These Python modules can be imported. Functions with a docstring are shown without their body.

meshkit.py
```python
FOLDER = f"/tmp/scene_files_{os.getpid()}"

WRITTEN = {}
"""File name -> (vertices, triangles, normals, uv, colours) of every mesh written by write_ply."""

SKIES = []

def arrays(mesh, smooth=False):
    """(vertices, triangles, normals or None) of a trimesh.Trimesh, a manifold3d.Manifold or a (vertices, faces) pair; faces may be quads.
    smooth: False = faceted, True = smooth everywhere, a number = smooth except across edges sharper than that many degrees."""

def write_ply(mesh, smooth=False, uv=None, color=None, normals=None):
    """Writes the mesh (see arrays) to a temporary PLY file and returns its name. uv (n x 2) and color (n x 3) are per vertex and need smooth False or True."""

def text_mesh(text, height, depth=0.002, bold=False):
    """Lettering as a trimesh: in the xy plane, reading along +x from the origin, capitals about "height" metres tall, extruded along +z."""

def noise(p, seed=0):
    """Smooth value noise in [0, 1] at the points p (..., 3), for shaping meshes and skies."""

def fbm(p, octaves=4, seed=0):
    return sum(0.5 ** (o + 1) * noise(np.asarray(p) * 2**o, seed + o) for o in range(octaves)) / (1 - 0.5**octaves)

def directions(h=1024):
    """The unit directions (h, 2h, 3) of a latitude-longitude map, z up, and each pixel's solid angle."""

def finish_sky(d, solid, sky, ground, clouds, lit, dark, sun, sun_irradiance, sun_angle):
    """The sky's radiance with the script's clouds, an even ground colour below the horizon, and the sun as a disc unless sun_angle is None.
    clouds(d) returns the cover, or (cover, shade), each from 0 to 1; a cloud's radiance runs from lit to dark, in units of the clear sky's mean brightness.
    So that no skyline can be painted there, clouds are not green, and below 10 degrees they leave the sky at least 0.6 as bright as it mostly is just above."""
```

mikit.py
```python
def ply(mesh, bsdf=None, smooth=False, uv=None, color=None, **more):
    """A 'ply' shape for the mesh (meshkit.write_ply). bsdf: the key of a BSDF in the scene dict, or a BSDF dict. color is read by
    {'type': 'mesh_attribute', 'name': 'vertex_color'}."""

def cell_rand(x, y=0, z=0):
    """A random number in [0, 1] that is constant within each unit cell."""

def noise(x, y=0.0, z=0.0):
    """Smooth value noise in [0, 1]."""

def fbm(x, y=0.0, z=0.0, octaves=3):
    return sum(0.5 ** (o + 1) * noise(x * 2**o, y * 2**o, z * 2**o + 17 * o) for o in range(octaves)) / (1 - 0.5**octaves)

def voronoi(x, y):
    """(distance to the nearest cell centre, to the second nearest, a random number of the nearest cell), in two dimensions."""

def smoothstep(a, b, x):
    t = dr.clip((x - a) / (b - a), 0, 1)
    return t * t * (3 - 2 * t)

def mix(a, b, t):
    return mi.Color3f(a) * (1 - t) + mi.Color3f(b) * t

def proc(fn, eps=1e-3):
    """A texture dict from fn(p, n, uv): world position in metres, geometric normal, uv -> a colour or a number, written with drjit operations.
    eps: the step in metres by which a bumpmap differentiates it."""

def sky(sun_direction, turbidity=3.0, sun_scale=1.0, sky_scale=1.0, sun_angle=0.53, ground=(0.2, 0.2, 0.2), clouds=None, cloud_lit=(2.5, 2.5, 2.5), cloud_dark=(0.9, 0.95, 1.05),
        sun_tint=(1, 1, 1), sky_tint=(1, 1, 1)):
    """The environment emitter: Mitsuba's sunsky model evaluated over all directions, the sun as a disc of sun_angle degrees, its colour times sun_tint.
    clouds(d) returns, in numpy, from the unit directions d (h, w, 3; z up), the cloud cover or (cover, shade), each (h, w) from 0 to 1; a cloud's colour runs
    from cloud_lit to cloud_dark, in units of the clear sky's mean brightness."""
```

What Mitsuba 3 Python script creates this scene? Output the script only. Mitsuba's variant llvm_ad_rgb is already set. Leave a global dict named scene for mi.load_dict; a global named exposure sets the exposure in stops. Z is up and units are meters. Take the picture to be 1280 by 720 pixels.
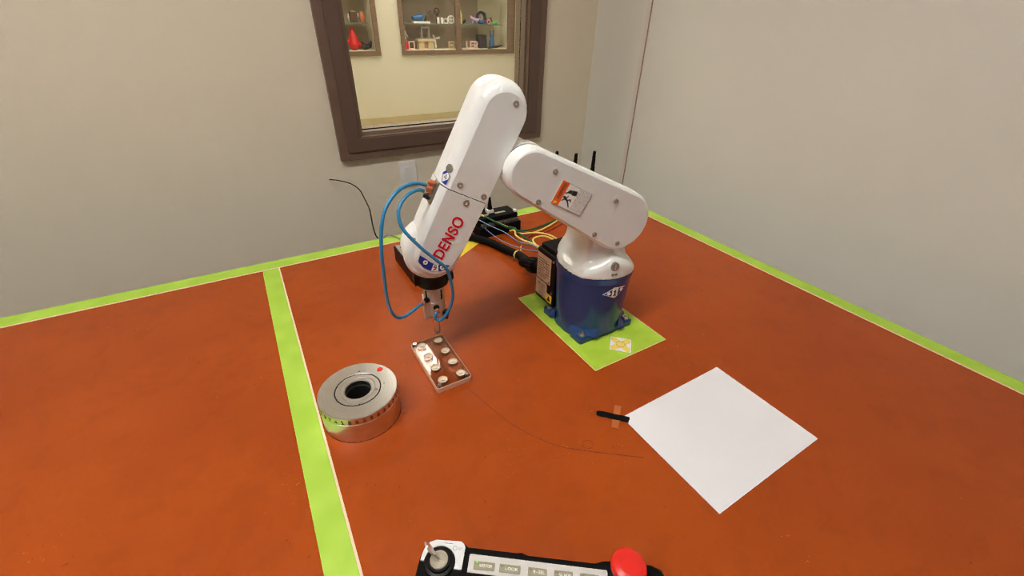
import math, random
import numpy as np, trimesh, mitsuba as mi, mikit, meshkit
import drjit as dr
import manifold3d as m3
from shapely.geometry import Polygon, Point, box as sbox
from shapely import affinity
from mikit import noise, fbm, smoothstep, mix, proc

random.seed(7); rng = np.random.default_rng(7)
T = mi.ScalarTransform4f
scene, labels = {'type': 'scene'}, {}
PI = math.pi

# ------------------------------------------------------------------ camera, lights, exposure
TABLE = 0.75
f_px = 531.6
pitch, roll, yaw = math.radians(32.647), math.radians(1.476), math.radians(31.529)
fw = np.array([math.sin(yaw)*math.cos(pitch), math.cos(yaw)*math.cos(pitch), -math.sin(pitch)])
rt = np.array([math.cos(yaw), -math.sin(yaw), 0.0]); up = np.cross(rt, fw)
up = -math.sin(roll)*rt + math.cos(roll)*up
cam = np.array([0.0, 0.0, TABLE + 0.64])
scene['camera'] = {'type': 'perspective', 'fov_axis': 'x', 'fov': math.degrees(2*math.atan(640/f_px)), 'near_clip': 0.02, 'far_clip': 50.0,
                   'to_world': T().look_at(origin=cam.tolist(), target=(cam + fw).tolist(), up=up.tolist())}
exposure = 0.27
HALL_LIGHT = (10.0, 9.3, 7.8)
# ceiling troffers: (x0, x1, y0, y1, radiance)
ROOM_TROFFERS = [(-1.50, 0.32, 0.14, 0.44, (21.0, 20.2, 18.9)), (-0.5, 0.7, -2.2, -1.93, (4.0, 3.9, 3.7))]
HALL_TROFFERS = [(-0.27, 0.93, 2.40, 3.0), (2.3, 3.5, 3.6, 4.2), (2.0, 3.2, 5.5, 6.1), (0.0, 1.2, 4.9, 5.5)]

# ------------------------------------------------------------------ helpers
def rgb(*c): return {'type': 'rgb', 'value': list(c)}
def hexc(r, g, b):
    f = lambda v: (v/255/12.92 if v/255 <= .04045 else ((v/255+.055)/1.055)**2.4)
    return [f(r), f(g), f(b)]
def mat(name, color, rough=.5, metal=0., spec=.5, **kw):
    c = color if isinstance(color, dict) else rgb(*color)
    r = rough if isinstance(rough, dict) else float(rough)
    d = {'type': 'principled', 'base_color': c, 'roughness': r, 'metallic': float(metal), **kw}
    if not metal: d['specular'] = float(spec)
    scene[name] = {'type': 'twosided', 'b': d}
    return name
def key_for(name, parent=None):
    base = f'{parent}__{name}' if parent else name
    if base not in used: used.add(base); return base
    k = 1
    while f'{base}_{k:03d}' in used: k += 1
    used.add(f'{base}_{k:03d}'); return f'{base}_{k:03d}'
used = set()
def tag(k, label=None, cat=None, group=None, kind=None):
    d = labels.setdefault(k, {})
    if label: d['label'] = label
    if cat: d['category'] = cat
    if group: d['group'] = group
    if kind: d['kind'] = kind
    return k
def put(name, mesh, m, parent=None, smooth=35, label=None, cat=None, group=None, kind=None, **more):
    k = key_for(name, parent)
    assert len(tm(mesh).faces), k
    scene[k] = mikit.ply(mesh, m, smooth=smooth, **more)
    if label or cat or group or kind: tag(k, label, cat, group, kind)
    return k
def thing(name, label, cat, group=None):
    k = key_for(name); return tag(k, label, cat, group)
def struct(name, mesh, m, smooth=False): return put(name, mesh, m, smooth=smooth, kind='structure')
cat_ = lambda ms: trimesh.util.concatenate([tm(m) for m in ms])
def tm(m):
    if hasattr(m, 'to_mesh'):
        q = m.to_mesh(); return trimesh.Trimesh(q.vert_properties[:, :3], q.tri_verts, process=False)
    return m
def bx(x0, x1, y0, y1, z0, z1):
    b = trimesh.creation.box((x1-x0, y1-y0, z1-z0)); b.apply_translation(((x0+x1)/2, (y0+y1)/2, (z0+z1)/2)); return b
def rbx(x0, x1, y0, y1, z0, z1, r=.003, seg=8):
    "box with rounded edges: hull of spheres"
    r = min(r, (x1-x0)/2.01, (y1-y0)/2.01, (z1-z0)/2.01)
    s = m3.Manifold.sphere(r, seg)
    return tm(m3.Manifold.batch_hull([s.translate((x, y, z)) for x in (x0+r, x1-r) for y in (y0+r, y1-r) for z in (z0+r, z1-r)]))
def cyl(r, z0, z1, c=(0, 0), n=40, r2=None, bev=0.):
    r2 = r if r2 is None else r2
    if bev: prof = [(0, z0), (r-bev, z0), (r, z0+bev), (r2, z1-bev), (r2-bev, z1), (0, z1)]
    else: prof = [(0, z0), (r, z0), (r2, z1), (0, z1)]
    m = lathe(prof, n); m.apply_translation((c[0], c[1], 0)); return m
def lathe(prof, n=48):
    m = trimesh.creation.revolve(np.array(prof, float), sections=n); return m
def ext(poly, z0, z1):
    m = trimesh.util.concatenate([trimesh.creation.extrude_polygon(g, z1-z0, engine='earcut') for g in getattr(poly, 'geoms', [poly])])
    m.apply_translation((0, 0, z0)); return m
def hullpts(p): return tm(m3.Manifold.hull_points(np.asarray(p, float)))
def xf(m, M): m = m.copy(); m.apply_transform(M); return m
def frame(o, x, y, z=None):
    x = np.asarray(x, float); y = np.asarray(y, float); x = x/np.linalg.norm(x)
    y = y - x*(x@y); y /= np.linalg.norm(y); z = np.cross(x, y)
    M = np.eye(4); M[:3, 0] = x; M[:3, 1] = y; M[:3, 2] = z; M[:3, 3] = o; return M
def axis_frame(o, z):
    z = np.asarray(z, float)/np.linalg.norm(z); a = np.array([1., 0, 0]) if abs(z[0]) < .8 else np.array([0, 1., 0])
    x = np.cross(a, z); x /= np.linalg.norm(x); M = np.eye(4); M[:3, 0] = x; M[:3, 1] = np.cross(z, x); M[:3, 2] = z; M[:3, 3] = o; return M
def spline(pts, n=12):
    p = np.asarray(pts, float); p = np.vstack([2*p[0]-p[1], p, 2*p[-1]-p[-2]]); out = []
    for i in range(1, len(p)-2):
        for t in np.linspace(0, 1, n, endpoint=False):
            out.append(.5*((2*p[i]) + (-p[i-1]+p[i+1])*t + (2*p[i-1]-5*p[i]+4*p[i+1]-p[i+2])*t*t + (-p[i-1]+3*p[i]-3*p[i+1]+p[i+2])*t**3))
    out.append(p[-2]); return np.array(out)
def tube(pts, r, sides=10, n=10, smooth=True):
    p = spline(pts, n) if smooth else np.asarray(pts, float)
    t = np.gradient(p, axis=0); t /= np.linalg.norm(t, axis=1, keepdims=True)
    a = np.cross(t[0], [0, 0, 1.]);
    if np.linalg.norm(a) < .1: a = np.cross(t[0], [1., 0, 0])
    a /= np.linalg.norm(a); rings = []; ang = np.arange(sides)*2*PI/sides
    for q, tt in zip(p, t):
        a = a - tt*(a@tt); a /= np.linalg.norm(a); b = np.cross(tt, a)
        rings.append(q + r*(np.cos(ang)[:, None]*a + np.sin(ang)[:, None]*b))
    v = np.vstack(rings + [p[:1], p[-1:]]); m = len(p); fcs = []
    for i in range(m-1):
        for j in range(sides):
            a0, a1 = i*sides+j, i*sides+(j+1) % sides; fcs += [[a0, a1, a1+sides], [a0, a1+sides, a0+sides]]
    for j in range(sides):
        fcs += [[m*sides, (j+1) % sides, j], [m*sides+1, (m-1)*sides+j, (m-1)*sides+(j+1) % sides]]
    return trimesh.Trimesh(v, fcs, process=False)
def at(m, x, y, z=TABLE): m = m.copy(); m.apply_translation((x, y, z)); return m
def text(s, h, w=None, depth=.0004, bold=True):
    m = meshkit.text_mesh(s, h, depth, bold)
    b = m.bounds; m.apply_translation((-b[0][0], 0, 0))
    if w: m.apply_scale((w/(b[1][0]-b[0][0]), 1, 1))
    return m

# ------------------------------------------------------------------ materials
white_paint = mat('white_paint', (.755, .775, .762), .18, spec=.5, clearcoat=.6, clearcoat_gloss=.92)
white_flat = mat('white_flat', (.80, .80, .80), .55)
blue_paint = mat('blue_paint', (.013, .050, .165), .16, spec=.45, clearcoat=.4, clearcoat_gloss=.95)
black_plastic = mat('black_plastic', (.004, .004, .0045), .42, spec=.22)
black_matte = mat('black_matte', (.003, .003, .003), .7, spec=.12)
black_metal = mat('black_metal', (.004, .004, .004), .35, spec=.25)
grey_plate = mat('grey_plate', (.34, .31, .25), .5)
steel = mat('steel', (.62, .61, .58), .22, 1.)
aluminium = mat('aluminium', proc(lambda p, n, uv: mix((.52, .49, .44), (.62, .59, .53), noise(p.x*40, p.y*40, p.z*900))), .42, .55)
turned_steel = mat('turned_steel', proc(lambda p, n, uv: mix((.64, .63, .61), (.76, .75, .73), noise(dr.sqrt(dr.square(p.x-.052)+dr.square(p.y-.613))*1400, p.z*900))), .28, 1.)
screw_grey = mat('screw_grey', (.30, .28, .23), .4, .6)
brass = mat('brass', (.75, .42, .2), .3, 1.)
orange_plastic = mat('orange_plastic', (.52, .15, .07), .4)
red_plastic = mat('red_plastic', (.75, .022, .016), .32)
red_ink = mat('red_ink', (.62, .008, .03), .4)
blue_ink = mat('blue_ink', (.012, .035, .28), .35)
black_ink = mat('black_ink', (.012, .012, .012), .5)
grey_ink = mat('grey_ink', (.22, .20, .19), .6)
orange_ink = mat('orange_ink', (.80, .13, .02), .45)
yellow_ink = mat('yellow_ink', (.82, .60, .08), .5)
label_white = mat('label_white', (.78, .77, .74), .45)
label_tan = mat('label_tan', (.70, .57, .42), .5)
hose_blue = mat('hose_blue', (.018, .205, .42), .25, spec=.6, clearcoat=.5)
mat_green = mat('mat_green', proc(lambda p, n, uv: mix((.36, .56, .035), (.42, .63, .05), noise(p.x*60, p.y*60))), .6)
strip_green = mat('strip_green', proc(lambda p, n, uv: mix((.36, .60, .05), (.44, .68, .08), noise(p.x*30, p.y*30))), .55)
cream_edge = mat('cream_edge', (.78, .62, .42), .6)
paper_white = mat('paper_white', (.80, .80, .84), .75, spec=.2)
note_yellow = mat('note_yellow', (.80, .62, .05), .7, spec=.2)
wire_yellow = mat('wire_yellow', (.80, .62, .16), .4)
wire_green = mat('wire_green', (.01, .10, .035), .4)
wire_blue = mat('wire_blue', (.20, .33, .56), .4)
wire_red = mat('wire_red', (.35, .02, .015), .4)
key_metal = mat('key_metal', (.74, .70, .60), .25, .7)
rubber = mat('rubber', (.003, .003, .003), .6, spec=.1)
emblem_yellow = mat('emblem_yellow', (.80, .64, .14), .5)
button_grey = mat('button_grey', (.30, .28, .19), .5)
panel_grey = mat('panel_grey', (.60, .585, .56), .5)
led_green = mat('led_green', (.2, .8, .05), .3)
pendant_white = mat('pendant_white', (.72, .74, .76), .4)
dark_hole = mat('dark_hole', (.006, .005, .005), .6)
scene['acrylic'] = {'type': 'dielectric', 'int_ior': 1.49}
scene['window_glass'] = {'type': 'thindielectric', 'int_ior': 1.5}
mat('tape_film', (.46, .125, .035), .25)
scene['frosted'] = {'type': 'principledthin', 'base_color': rgb(.82, .70, .58), 'roughness': .5, 'diff_trans': .9, 'spec_trans': .25, 'eta': 1.3}

def table_fn(p, n, uv):
    b = fbm(p.x*5, p.y*5, p.z, 4)
    c = mix((.345, .056, .0070), (.398, .070, .0088), smoothstep(.25, .75, b))
    s = fbm(p.x*38 + 3*noise(p.x*6, p.y*6), p.y*38, 2., 3)
    c = c*(1 - .06*smoothstep(.50, .78, s))
    sp = noise(p.x*420, p.y*420, 3.)
    gate = noise(p.x*17, p.y*17, 5.)
    c = mix(c, (.62, .38, .20), .6*smoothstep(.945, .97, sp)*smoothstep(.66, .80, gate))
    dk = noise(p.x*260 + 9, p.y*130, 8.)
    return mix(c, (.10, .015, .004), .6*smoothstep(.95, .975, dk)*smoothstep(.5, .7, noise(p.x*11, p.y*11, 9.)))
mat('table_top', proc(table_fn), proc(lambda p, n, uv: .27 + .16*fbm(p.x*30, p.y*30, 1., 3)), spec=.22)
wall_fn = lambda p, n, uv: mix((.75, .69, .56), (.78, .72, .59), fbm(p.x*4+p.y*3, p.z*4, p.y*2, 3))
mat('room_wall', proc(wall_fn), .75, spec=.2)
mat('side_wall', proc(lambda p, n, uv: mix((.77, .765, .70), (.80, .795, .73), fbm(p.y*4, p.z*4, p.x, 3))), .7, spec=.25)
mat('hall_wall', proc(lambda p, n, uv: mix((.57, .54, .43), (.60, .57, .46), fbm(p.x*2, p.z*2, p.y, 3))), .8, spec=.2)
mat('hall_floor_mat', proc(lambda p, n, uv: mix((.58, .54, .43), (.64, .60, .49), fbm(p.x*7, p.y*7, 0., 3))), .35)
mat('grey_wall', (.34, .33, .31), .8)
mat('terminal_grey', (.07, .065, .055), .5)
mat('hall_base', (.42, .36, .20), .6)
mat('ceiling_mat', (.75, .74, .72), .9)
mat('room_floor_mat', proc(lambda p, n, uv: mix((.20, .18, .16), (.27, .25, .22), fbm(p.x*12, p.y*12, 0., 3))), .6)
mat('frame_brown', proc(lambda p, n, uv: mix((.145, .090, .068), (.165, .105, .080), noise(p.x*30+p.y*30, p.z*30))), .45)
mat('joint_line', (.40, .28, .25), .6)
mat('trim_pink', (.76, .70, .65), .5)
mat('frame_dark', (.115, .070, .054), .5)
mat('stop_tan', (.20, .15, .11), .45)
mat('cabinet_brown', proc(lambda p, n, uv: mix((.135, .082, .048), (.175, .108, .064), noise(p.x*6, p.y*9, p.z*45))), .5)
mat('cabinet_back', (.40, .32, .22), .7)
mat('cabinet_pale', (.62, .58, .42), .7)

# ------------------------------------------------------------------ room shell
Y, X1, XL, YF, H, DEEP, HX0, HX1, HY = 1.855, 1.57, -2.2, -2.6, 2.75, .14, -2.6, 6.5, 6.5
WX0, WX1, WZ0, WZ1 = .388, 1.176, .965, 2.2            # glass opening
FR = .088                                              # frame face
struct('floor', bx(XL-.1, X1+.1, YF-.1, Y+.07, -.1, 0), 'room_floor_mat')
struct('ceiling', bx(XL-.1, X1+.1, YF-.1, Y+.07, H, H+.1), 'ceiling_mat')
hole = sbox(WX0-.03, WZ0-.03, WX1+.03, WZ1+.03)
wb = ext(sbox(HX0, 0, HX1, H).difference(hole), 0, DEEP)   # x, z plane -> rotate
wb = xf(wb, np.array([[1, 0, 0, 0], [0, 0, 1, Y], [0, 1, 0, 0], [0, 0, 0, 1.]])); wb.invert()
struct('wall_back', wb, 'room_wall')
struct('wall_right', bx(X1, X1+.1, YF, Y, 0, H), 'side_wall')
struct('wall_left', bx(XL-.1, XL, YF, Y, 0, H), 'grey_wall')
struct('wall_front', bx(XL, X1, YF-.1, YF, 0, H), 'grey_wall')
k = struct('trim_1', rbx(X1-.006, X1, 1.512, 1.534, 0, H, .002), 'trim_pink')
put('joint', bx(X1-.0065, X1-.0005, 1.5100, 1.5112, 0, H), 'joint_line', k, False)
# window frame with stepped profile
w = thing('window_1', 'brown metal framed window looking onto the hall', None); labels[w] = {'kind': 'structure'}
def ring(x0, x1, z0, z1, t, y0, y1):
    p = sbox(x0-t, z0-t, x1+t, z1+t).difference(sbox(x0, z0, x1, z1))
    m = xf(ext(p, y0, y1), np.array([[1, 0, 0, 0], [0, 0, 1, 0], [0, 1, 0, 0], [0, 0, 0, 1.]])); m.invert(); return m
put('frame', ring(WX0-.001, WX1+.001, WZ0-.001, WZ1+.001, FR, Y-.028, Y-.002), 'frame_brown', w, False)
put('frame_lip', ring(WX0-.006, WX1+.006, WZ0-.006, WZ1+.006, .05, Y-.036, Y-.0285), 'frame_dark', w, False)
put('stop', ring(WX0+.016, WX1-.006, WZ0+.012, WZ1-.016, .016, Y-.0015, Y+.035), 'stop_tan', w, False)
put('gasket', ring(WX0+.019, WX1-.003, WZ0+.015, WZ1-.019, .006, Y+.040, Y+.046), 'black_ink', w, False)
put('hall_stop', ring(WX0+.016, WX1+.012, WZ0+.012, WZ1-.016, .016, Y+.0505, Y+.11), 'stop_tan', w, False)
pane = trimesh.Trimesh([[WX0, Y+.0425, WZ0], [WX1+.01, Y+.0425, WZ0], [WX1+.01, Y+.0425, WZ1], [WX0, Y+.0425, WZ1]], [[0, 1, 2], [0, 2, 3]], process=False)
put('pane', pane, 'window_glass', w, False)
# the hall beyond
struct('hall_floor', bx(HX0, HX1, Y+.07, HY+.5, -.1, 0), 'hall_floor_mat')
struct('hall_ceiling', bx(HX0, HX1, Y+.07, HY+.5, H, H+.1), 'ceiling_mat')
CABS = [(.45, 1.82, .895, 2.1), (2.118, 3.90, .895, 2.1)]
pf = sbox(HX0, 0, HX1, H)
for c in CABS: pf = pf.difference(sbox(c[0]+.03, c[2]+.03, c[1]-.03, c[3]-.03))
wf = xf(ext(pf, 0, .05), np.array([[1, 0, 0, 0], [0, 0, 1, HY], [0, 1, 0, 0], [0, 0, 0, 1.]])); wf.invert()
struct('wall_hall', wf, 'hall_wall')
struct('wall_hall_left', bx(HX0-.1, HX0, Y, HY, 0, H), 'hall_wall')
struct('wall_hall_right', bx(HX1, HX1+.1, Y, HY, 0, H), 'hall_wall')
struct('baseboard_hall', bx(HX0, HX1, HY-.015, HY-.0005, .001, .115), 'hall_base')

def troffer(x0, x1, y0, y1, rad, label, group):
    t = thing('ceiling_light', label, 'light', group)
    fr = sbox(x0-.04, y0-.04, x1+.04, y1+.04).difference(sbox(x0, y0, x1, y1))
    put('frame', ext(fr, H-.03, H-.001), 'white_flat', t, False)
    z = H-.02; d = trimesh.Trimesh([[x0, y0, z], [x0, y1, z], [x1, y1, z], [x1, y0, z]], [[0, 1, 2], [0, 2, 3]], process=False)
    put('diffuser', d, 'white_flat', t, False, emitter={'type': 'area', 'radiance': rgb(*rad)})
troffer(*ROOM_TROFFERS[0], 'long narrow ceiling light right above the bench', None)
troffer(*ROOM_TROFFERS[1], 'long narrow ceiling light behind the viewer', None)
for q, lb in zip(HALL_TROFFERS, ('ceiling light of the hall nearest to the window', 'ceiling light in the middle of the hall', 'ceiling light in front of the wide display cabinet', 'ceiling light in front of the left display cabinet')): troffer(*q, HALL_LIGHT, lb, None)

# ------------------------------------------------------------------ display cabinets in the hall wall
def cabinet(c, mull, pale, label):
    x0, x1, z0, z1 = c; t = thing('display_cabinet', label, 'cabinet')
    yb = HY+.40
    put('back_panel', bx(x0, x1, yb, yb+.02, z0, z1), 'cabinet_back', t, False)
    put('side_panel', bx(x0+.0, x0+.03, HY+.051, yb, z0, z1), 'cabinet_back', t, False)
    put('side_panel', bx(x1-.03, x1, HY+.051, yb, z0, z1), 'cabinet_pale', t, False)
    put('floor_panel', bx(x0+.03, x1-.03, HY+.051, yb, z0+.02, z0+.06), 'cabinet_pale', t, False)
    put('top_panel', bx(x0+.03, x1-.03, HY+.051, yb, z1-.06, z1-.03), 'cabinet_back', t, False)
    if pale: put('curtain', bx(x1-.42, x1-.032, yb-.03, yb-.001, z0+.061, z1-.061), 'cabinet_pale', t, False)
    fr = sbox(x0, z0, x1, z1).difference(sbox(x0+.05, z0+.055, x1-pale, z1-.06) if pale else sbox(x0+.05, z0+.055, x1-.06, z1-.06))
    m = xf(ext(fr, HY-.03, HY-.001), np.array([[1, 0, 0, 0], [0, 0, 1, 0], [0, 1, 0, 0], [0, 0, 0, 1.]])); m.invert()
    put('frame', m, 'cabinet_brown', t, False)
    for mx in mull: put('mullion', bx(mx-.035, mx+.035, HY-.029, HY+.03, z0+.0551, z1-.0601), 'cabinet_brown', t, False)
    xs = [x0+.05] + list(mull) + [x1-(pale or .06)]
    for zs in (1.262, 1.64):
        for a, b in zip(xs[:-1], xs[1:]):
            put('shelf', bx(a+.036, b-.036, HY+.06, yb-.04, zs, zs+.008), 'shelf_glass', t, False)
    return t
mat('shelf_glass', (.10, .16, .13), .15)
cabinet(CABS[0], [1.15], 0, 'brown framed display cabinet left of the pale wall strip beyond the window')
cabinet(CABS[1], [2.97], .12, 'wide brown framed display cabinet with two bays behind the robot')

CABLE = [(.2844, 1.325, TABLE+.0035), (.2815, 1.342, TABLE+.010), (.2851, 1.38, TABLE+.028), (.2979, 1.45, TABLE+.058), (.3017, 1.52, TABLE+.072), (.3035, 1.6, TABLE+.082), (.2934, 1.7, TABLE+.076), (.267, 1.78, TABLE+.068), (.2421, 1.850, TABLE+.056)]
led_lit = mat('led_lit', (.35, .95, .12), .3)
# ------------------------------------------------------------------ small models on the cabinet shelves
MC = {'blue': (.015, .10, .26), 'navy': (.03, .08, .22), 'white': (.75, .73, .68), 'brown': (.10, .05, .025), 'dark': (.014, .012, .012), 'yellow': (.75, .60, .16), 'purple': (.45, .34, .50), 'pink': (.75, .22, .22), 'green': (.05, .48, .08), 'red': (.62, .02, .02), 'tan': (.58, .45, .25), 'grey': (.30, .28, .24), 'orange': (.50, .16, .06), 'rose': (.74, .52, .46)}
for k_, c_ in MC.items(): mat('model_'+k_, c_, .45)
MY, ZS, ZF = HY+.15, 1.2704, .9554
def model(mesh, col, x, z, name, label, cat, y=None, parent=None):
    return put(name, at(tm(mesh), x, MY if y is None else y, z), 'model_'+col, parent, 40, label=label, cat=cat)
def upright(poly, t=.03):   # polygon in x,z -> solid
    m = xf(ext(poly, -t/2, t/2), np.array([[1, 0, 0, 0], [0, 0, 1, 0], [0, 1, 0, 0], [0, 0, 0, 1.]])); m.invert(); return m
ann = lambda R_, r_, n=20: Point(0, R_).buffer(R_, quad_segs=n//4).difference(Point(0, R_).buffer(r_, quad_segs=n//4))
def blob(pts):  # hulls of sphere pairs
    out = m3.Manifold()
    for a, b in pts: out = out + m3.Manifold.batch_hull([m3.Manifold.sphere(a[3], 14).translate(a[:3]), m3.Manifold.sphere(b[3], 14).translate(b[:3])])
    return out.translate((0, 0, -out.bounding_box()[2]))
model(lathe([(0, 0), (.018, 0), (.018, .115), (.010, .135), (.010, .165), (0, .165)], 20), 'yellow', 3.092, ZS, 'bottle_model', 'slim yellow bottle shaped model at the left of the right cabinet bay', 'model')
model(blob([((0, 0, .02, .02), (.012, 0, .05, .012)), ((.012, 0, .05, .012), (.03, 0, .03, .01))]), 'dark', 3.135, ZS, 'figurine', 'small dark figurine beside the yellow bottle model', 'figurine')
model(blob([((-.05, 0, .07, .022), (.03, 0, .04, .03)), ((.03, 0, .04, .03), (.07, 0, .06, .014)), ((-.05, 0, .07, .02), (-.065, 0, .095, .01)), ((-.03, 0, .05, .012), (-.04, 0, .008, .010)), ((.02, 0, .04, .012), (.03, 0, .008, .010))]), 'purple', 3.318, ZS, 'animal_model', 'pale purple animal shaped model left of the dark wheel', 'model')
model(upright(ann(.082, .048, 28), .03), 'dark', 3.452, ZS, 'wheel_model', 'large black ring shaped wheel on the upper right shelf', 'model', MY+.06)
model(upright(Point(0, .082).buffer(.05).difference(Point(0, .082).buffer(.030)), .02), 'white', 3.440, ZS, 'ring_model', 'white inner ring standing inside the black wheel', 'model', MY+.10)
model(blob([((-.02, 0, .025, .025), (.02, 0, .03, .025)), ((.02, 0, .03, .02), (.03, 0, .05, .012))]), 'navy', 3.405, ZS, 'animal_model', 'small navy blue model in front of the black wheel', 'model', MY-.06)
model(upright(ann(.032, .018), .02), 'pink', 3.537, ZS, 'ring_model', 'pink ring model between the wheel and the green model', 'model', MY-.02)
model(blob([((-.05, 0, .014, .013), (.05, 0, .016, .014)), ((.03, 0, .02, .012), (.055, 0, .042, .010))]), 'green', 3.625, ZS, 'animal_model', 'flat bright green model at the right shelf end', 'model', MY-.03)
model(blob([((-.03, 0, .04, .035), (.03, 0, .045, .032)), ((.02, 0, .05, .02), (.04, 0, .085, .012))]), 'brown', 3.585, ZS, 'animal_model', 'dark brown model behind the green model', 'model', MY+.07)
model(blob([((-.055, 0, .045, .03), (.04, 0, .05, .042)), ((.04, 0, .05, .04), (.062, 0, .085, .014)), ((-.055, 0, .045, .02), (-.085, 0, .055, .008))]), 'blue', 2.440, ZS+.025, 'fish_model', 'shiny blue fish shaped model on a white slab', 'model')
model(bx(-.12, .12, -.05, .05, 0, .024), 'white', 2.480, ZS, 'slab_model', 'flat white slab under the blue fish shaped model', 'model')
model(blob([((-.012, 0, .015, .012), (.0, 0, .05, .012)), ((.015, 0, .015, .010), (.0, 0, .05, .012)), ((0, 0, .05, .01), (.018, 0, .075, .008))]), 'dark', 2.553, ZS+.025, 'figurine', 'small black figurine left of the twisted brown model', 'figurine')
model(blob([((0, 0, .01, .02), (0, 0, .03, .008)), ((0, 0, .03, .008), (.022, 0, .06, .008)), ((.022, 0, .06, .008), (0, 0, .09, .008)), ((0, 0, .03, .008), (-.022, 0, .06, .008)), ((-.022, 0, .06, .008), (0, 0, .09, .008)), ((0, 0, .09, .008), (.018, 0, .12, .008)), ((0, 0, .09, .008), (-.018, 0, .12, .008)), ((.018, 0, .12, .008), (0, 0, .15, .012)), ((-.018, 0, .12, .008), (0, 0, .15, .012))]), 'brown', 2.612, ZS, 'twisted_model', 'twisted brown openwork model on the upper left shelf', 'model')
model(blob([((0, 0, .012, .022), (0, 0, .09, .016)), ((0, 0, .13, .042), (0, 0, .14, .042))]), 'brown', 2.757, ZS, 'round_top_model', 'brown model with a round top on the upper left shelf', 'model', MY+.08)
for x, s_ in ((2.730, 'left'), (2.785, 'right')): model(bx(-.014, .014, -.014, .014, 0, .076), 'white', x, ZS, 'post_model', f'short white square post, {s_} one of the pair', 'model', MY-.02)
model(upright(Point(0, .052).buffer(.052).difference(Point(0, .052).buffer(.038)).union(sbox(-.045, .047, .045, .057)).union(sbox(-.005, .01, .005, .095)).union(Point(0, .052).buffer(.014)), .025), 'white', 2.935, ZS, 'wheel_model', 'white spoked wheel model beside the cabinet mullion', 'model')
model(upright(sbox(-.035, 0, .035, .062).difference(sbox(-.025, .012, .025, .052)), .03), 'white', 2.850, ZS, 'frame_model', 'small white square frame left of the white spoked wheel', 'model')
model(rbx(-.036, .036, -.03, .03, 0, .096, .006), 'red', 2.225, ZF, 'block_model', 'red block at the lower left of the wide cabinet', 'model')
model(upright(sbox(-.045, 0, .045, .10).difference(sbox(-.032, .014, .032, .086)), .02), 'rose', 2.315, ZF, 'frame_model', 'pale square frame beside the red block', 'model')
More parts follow.
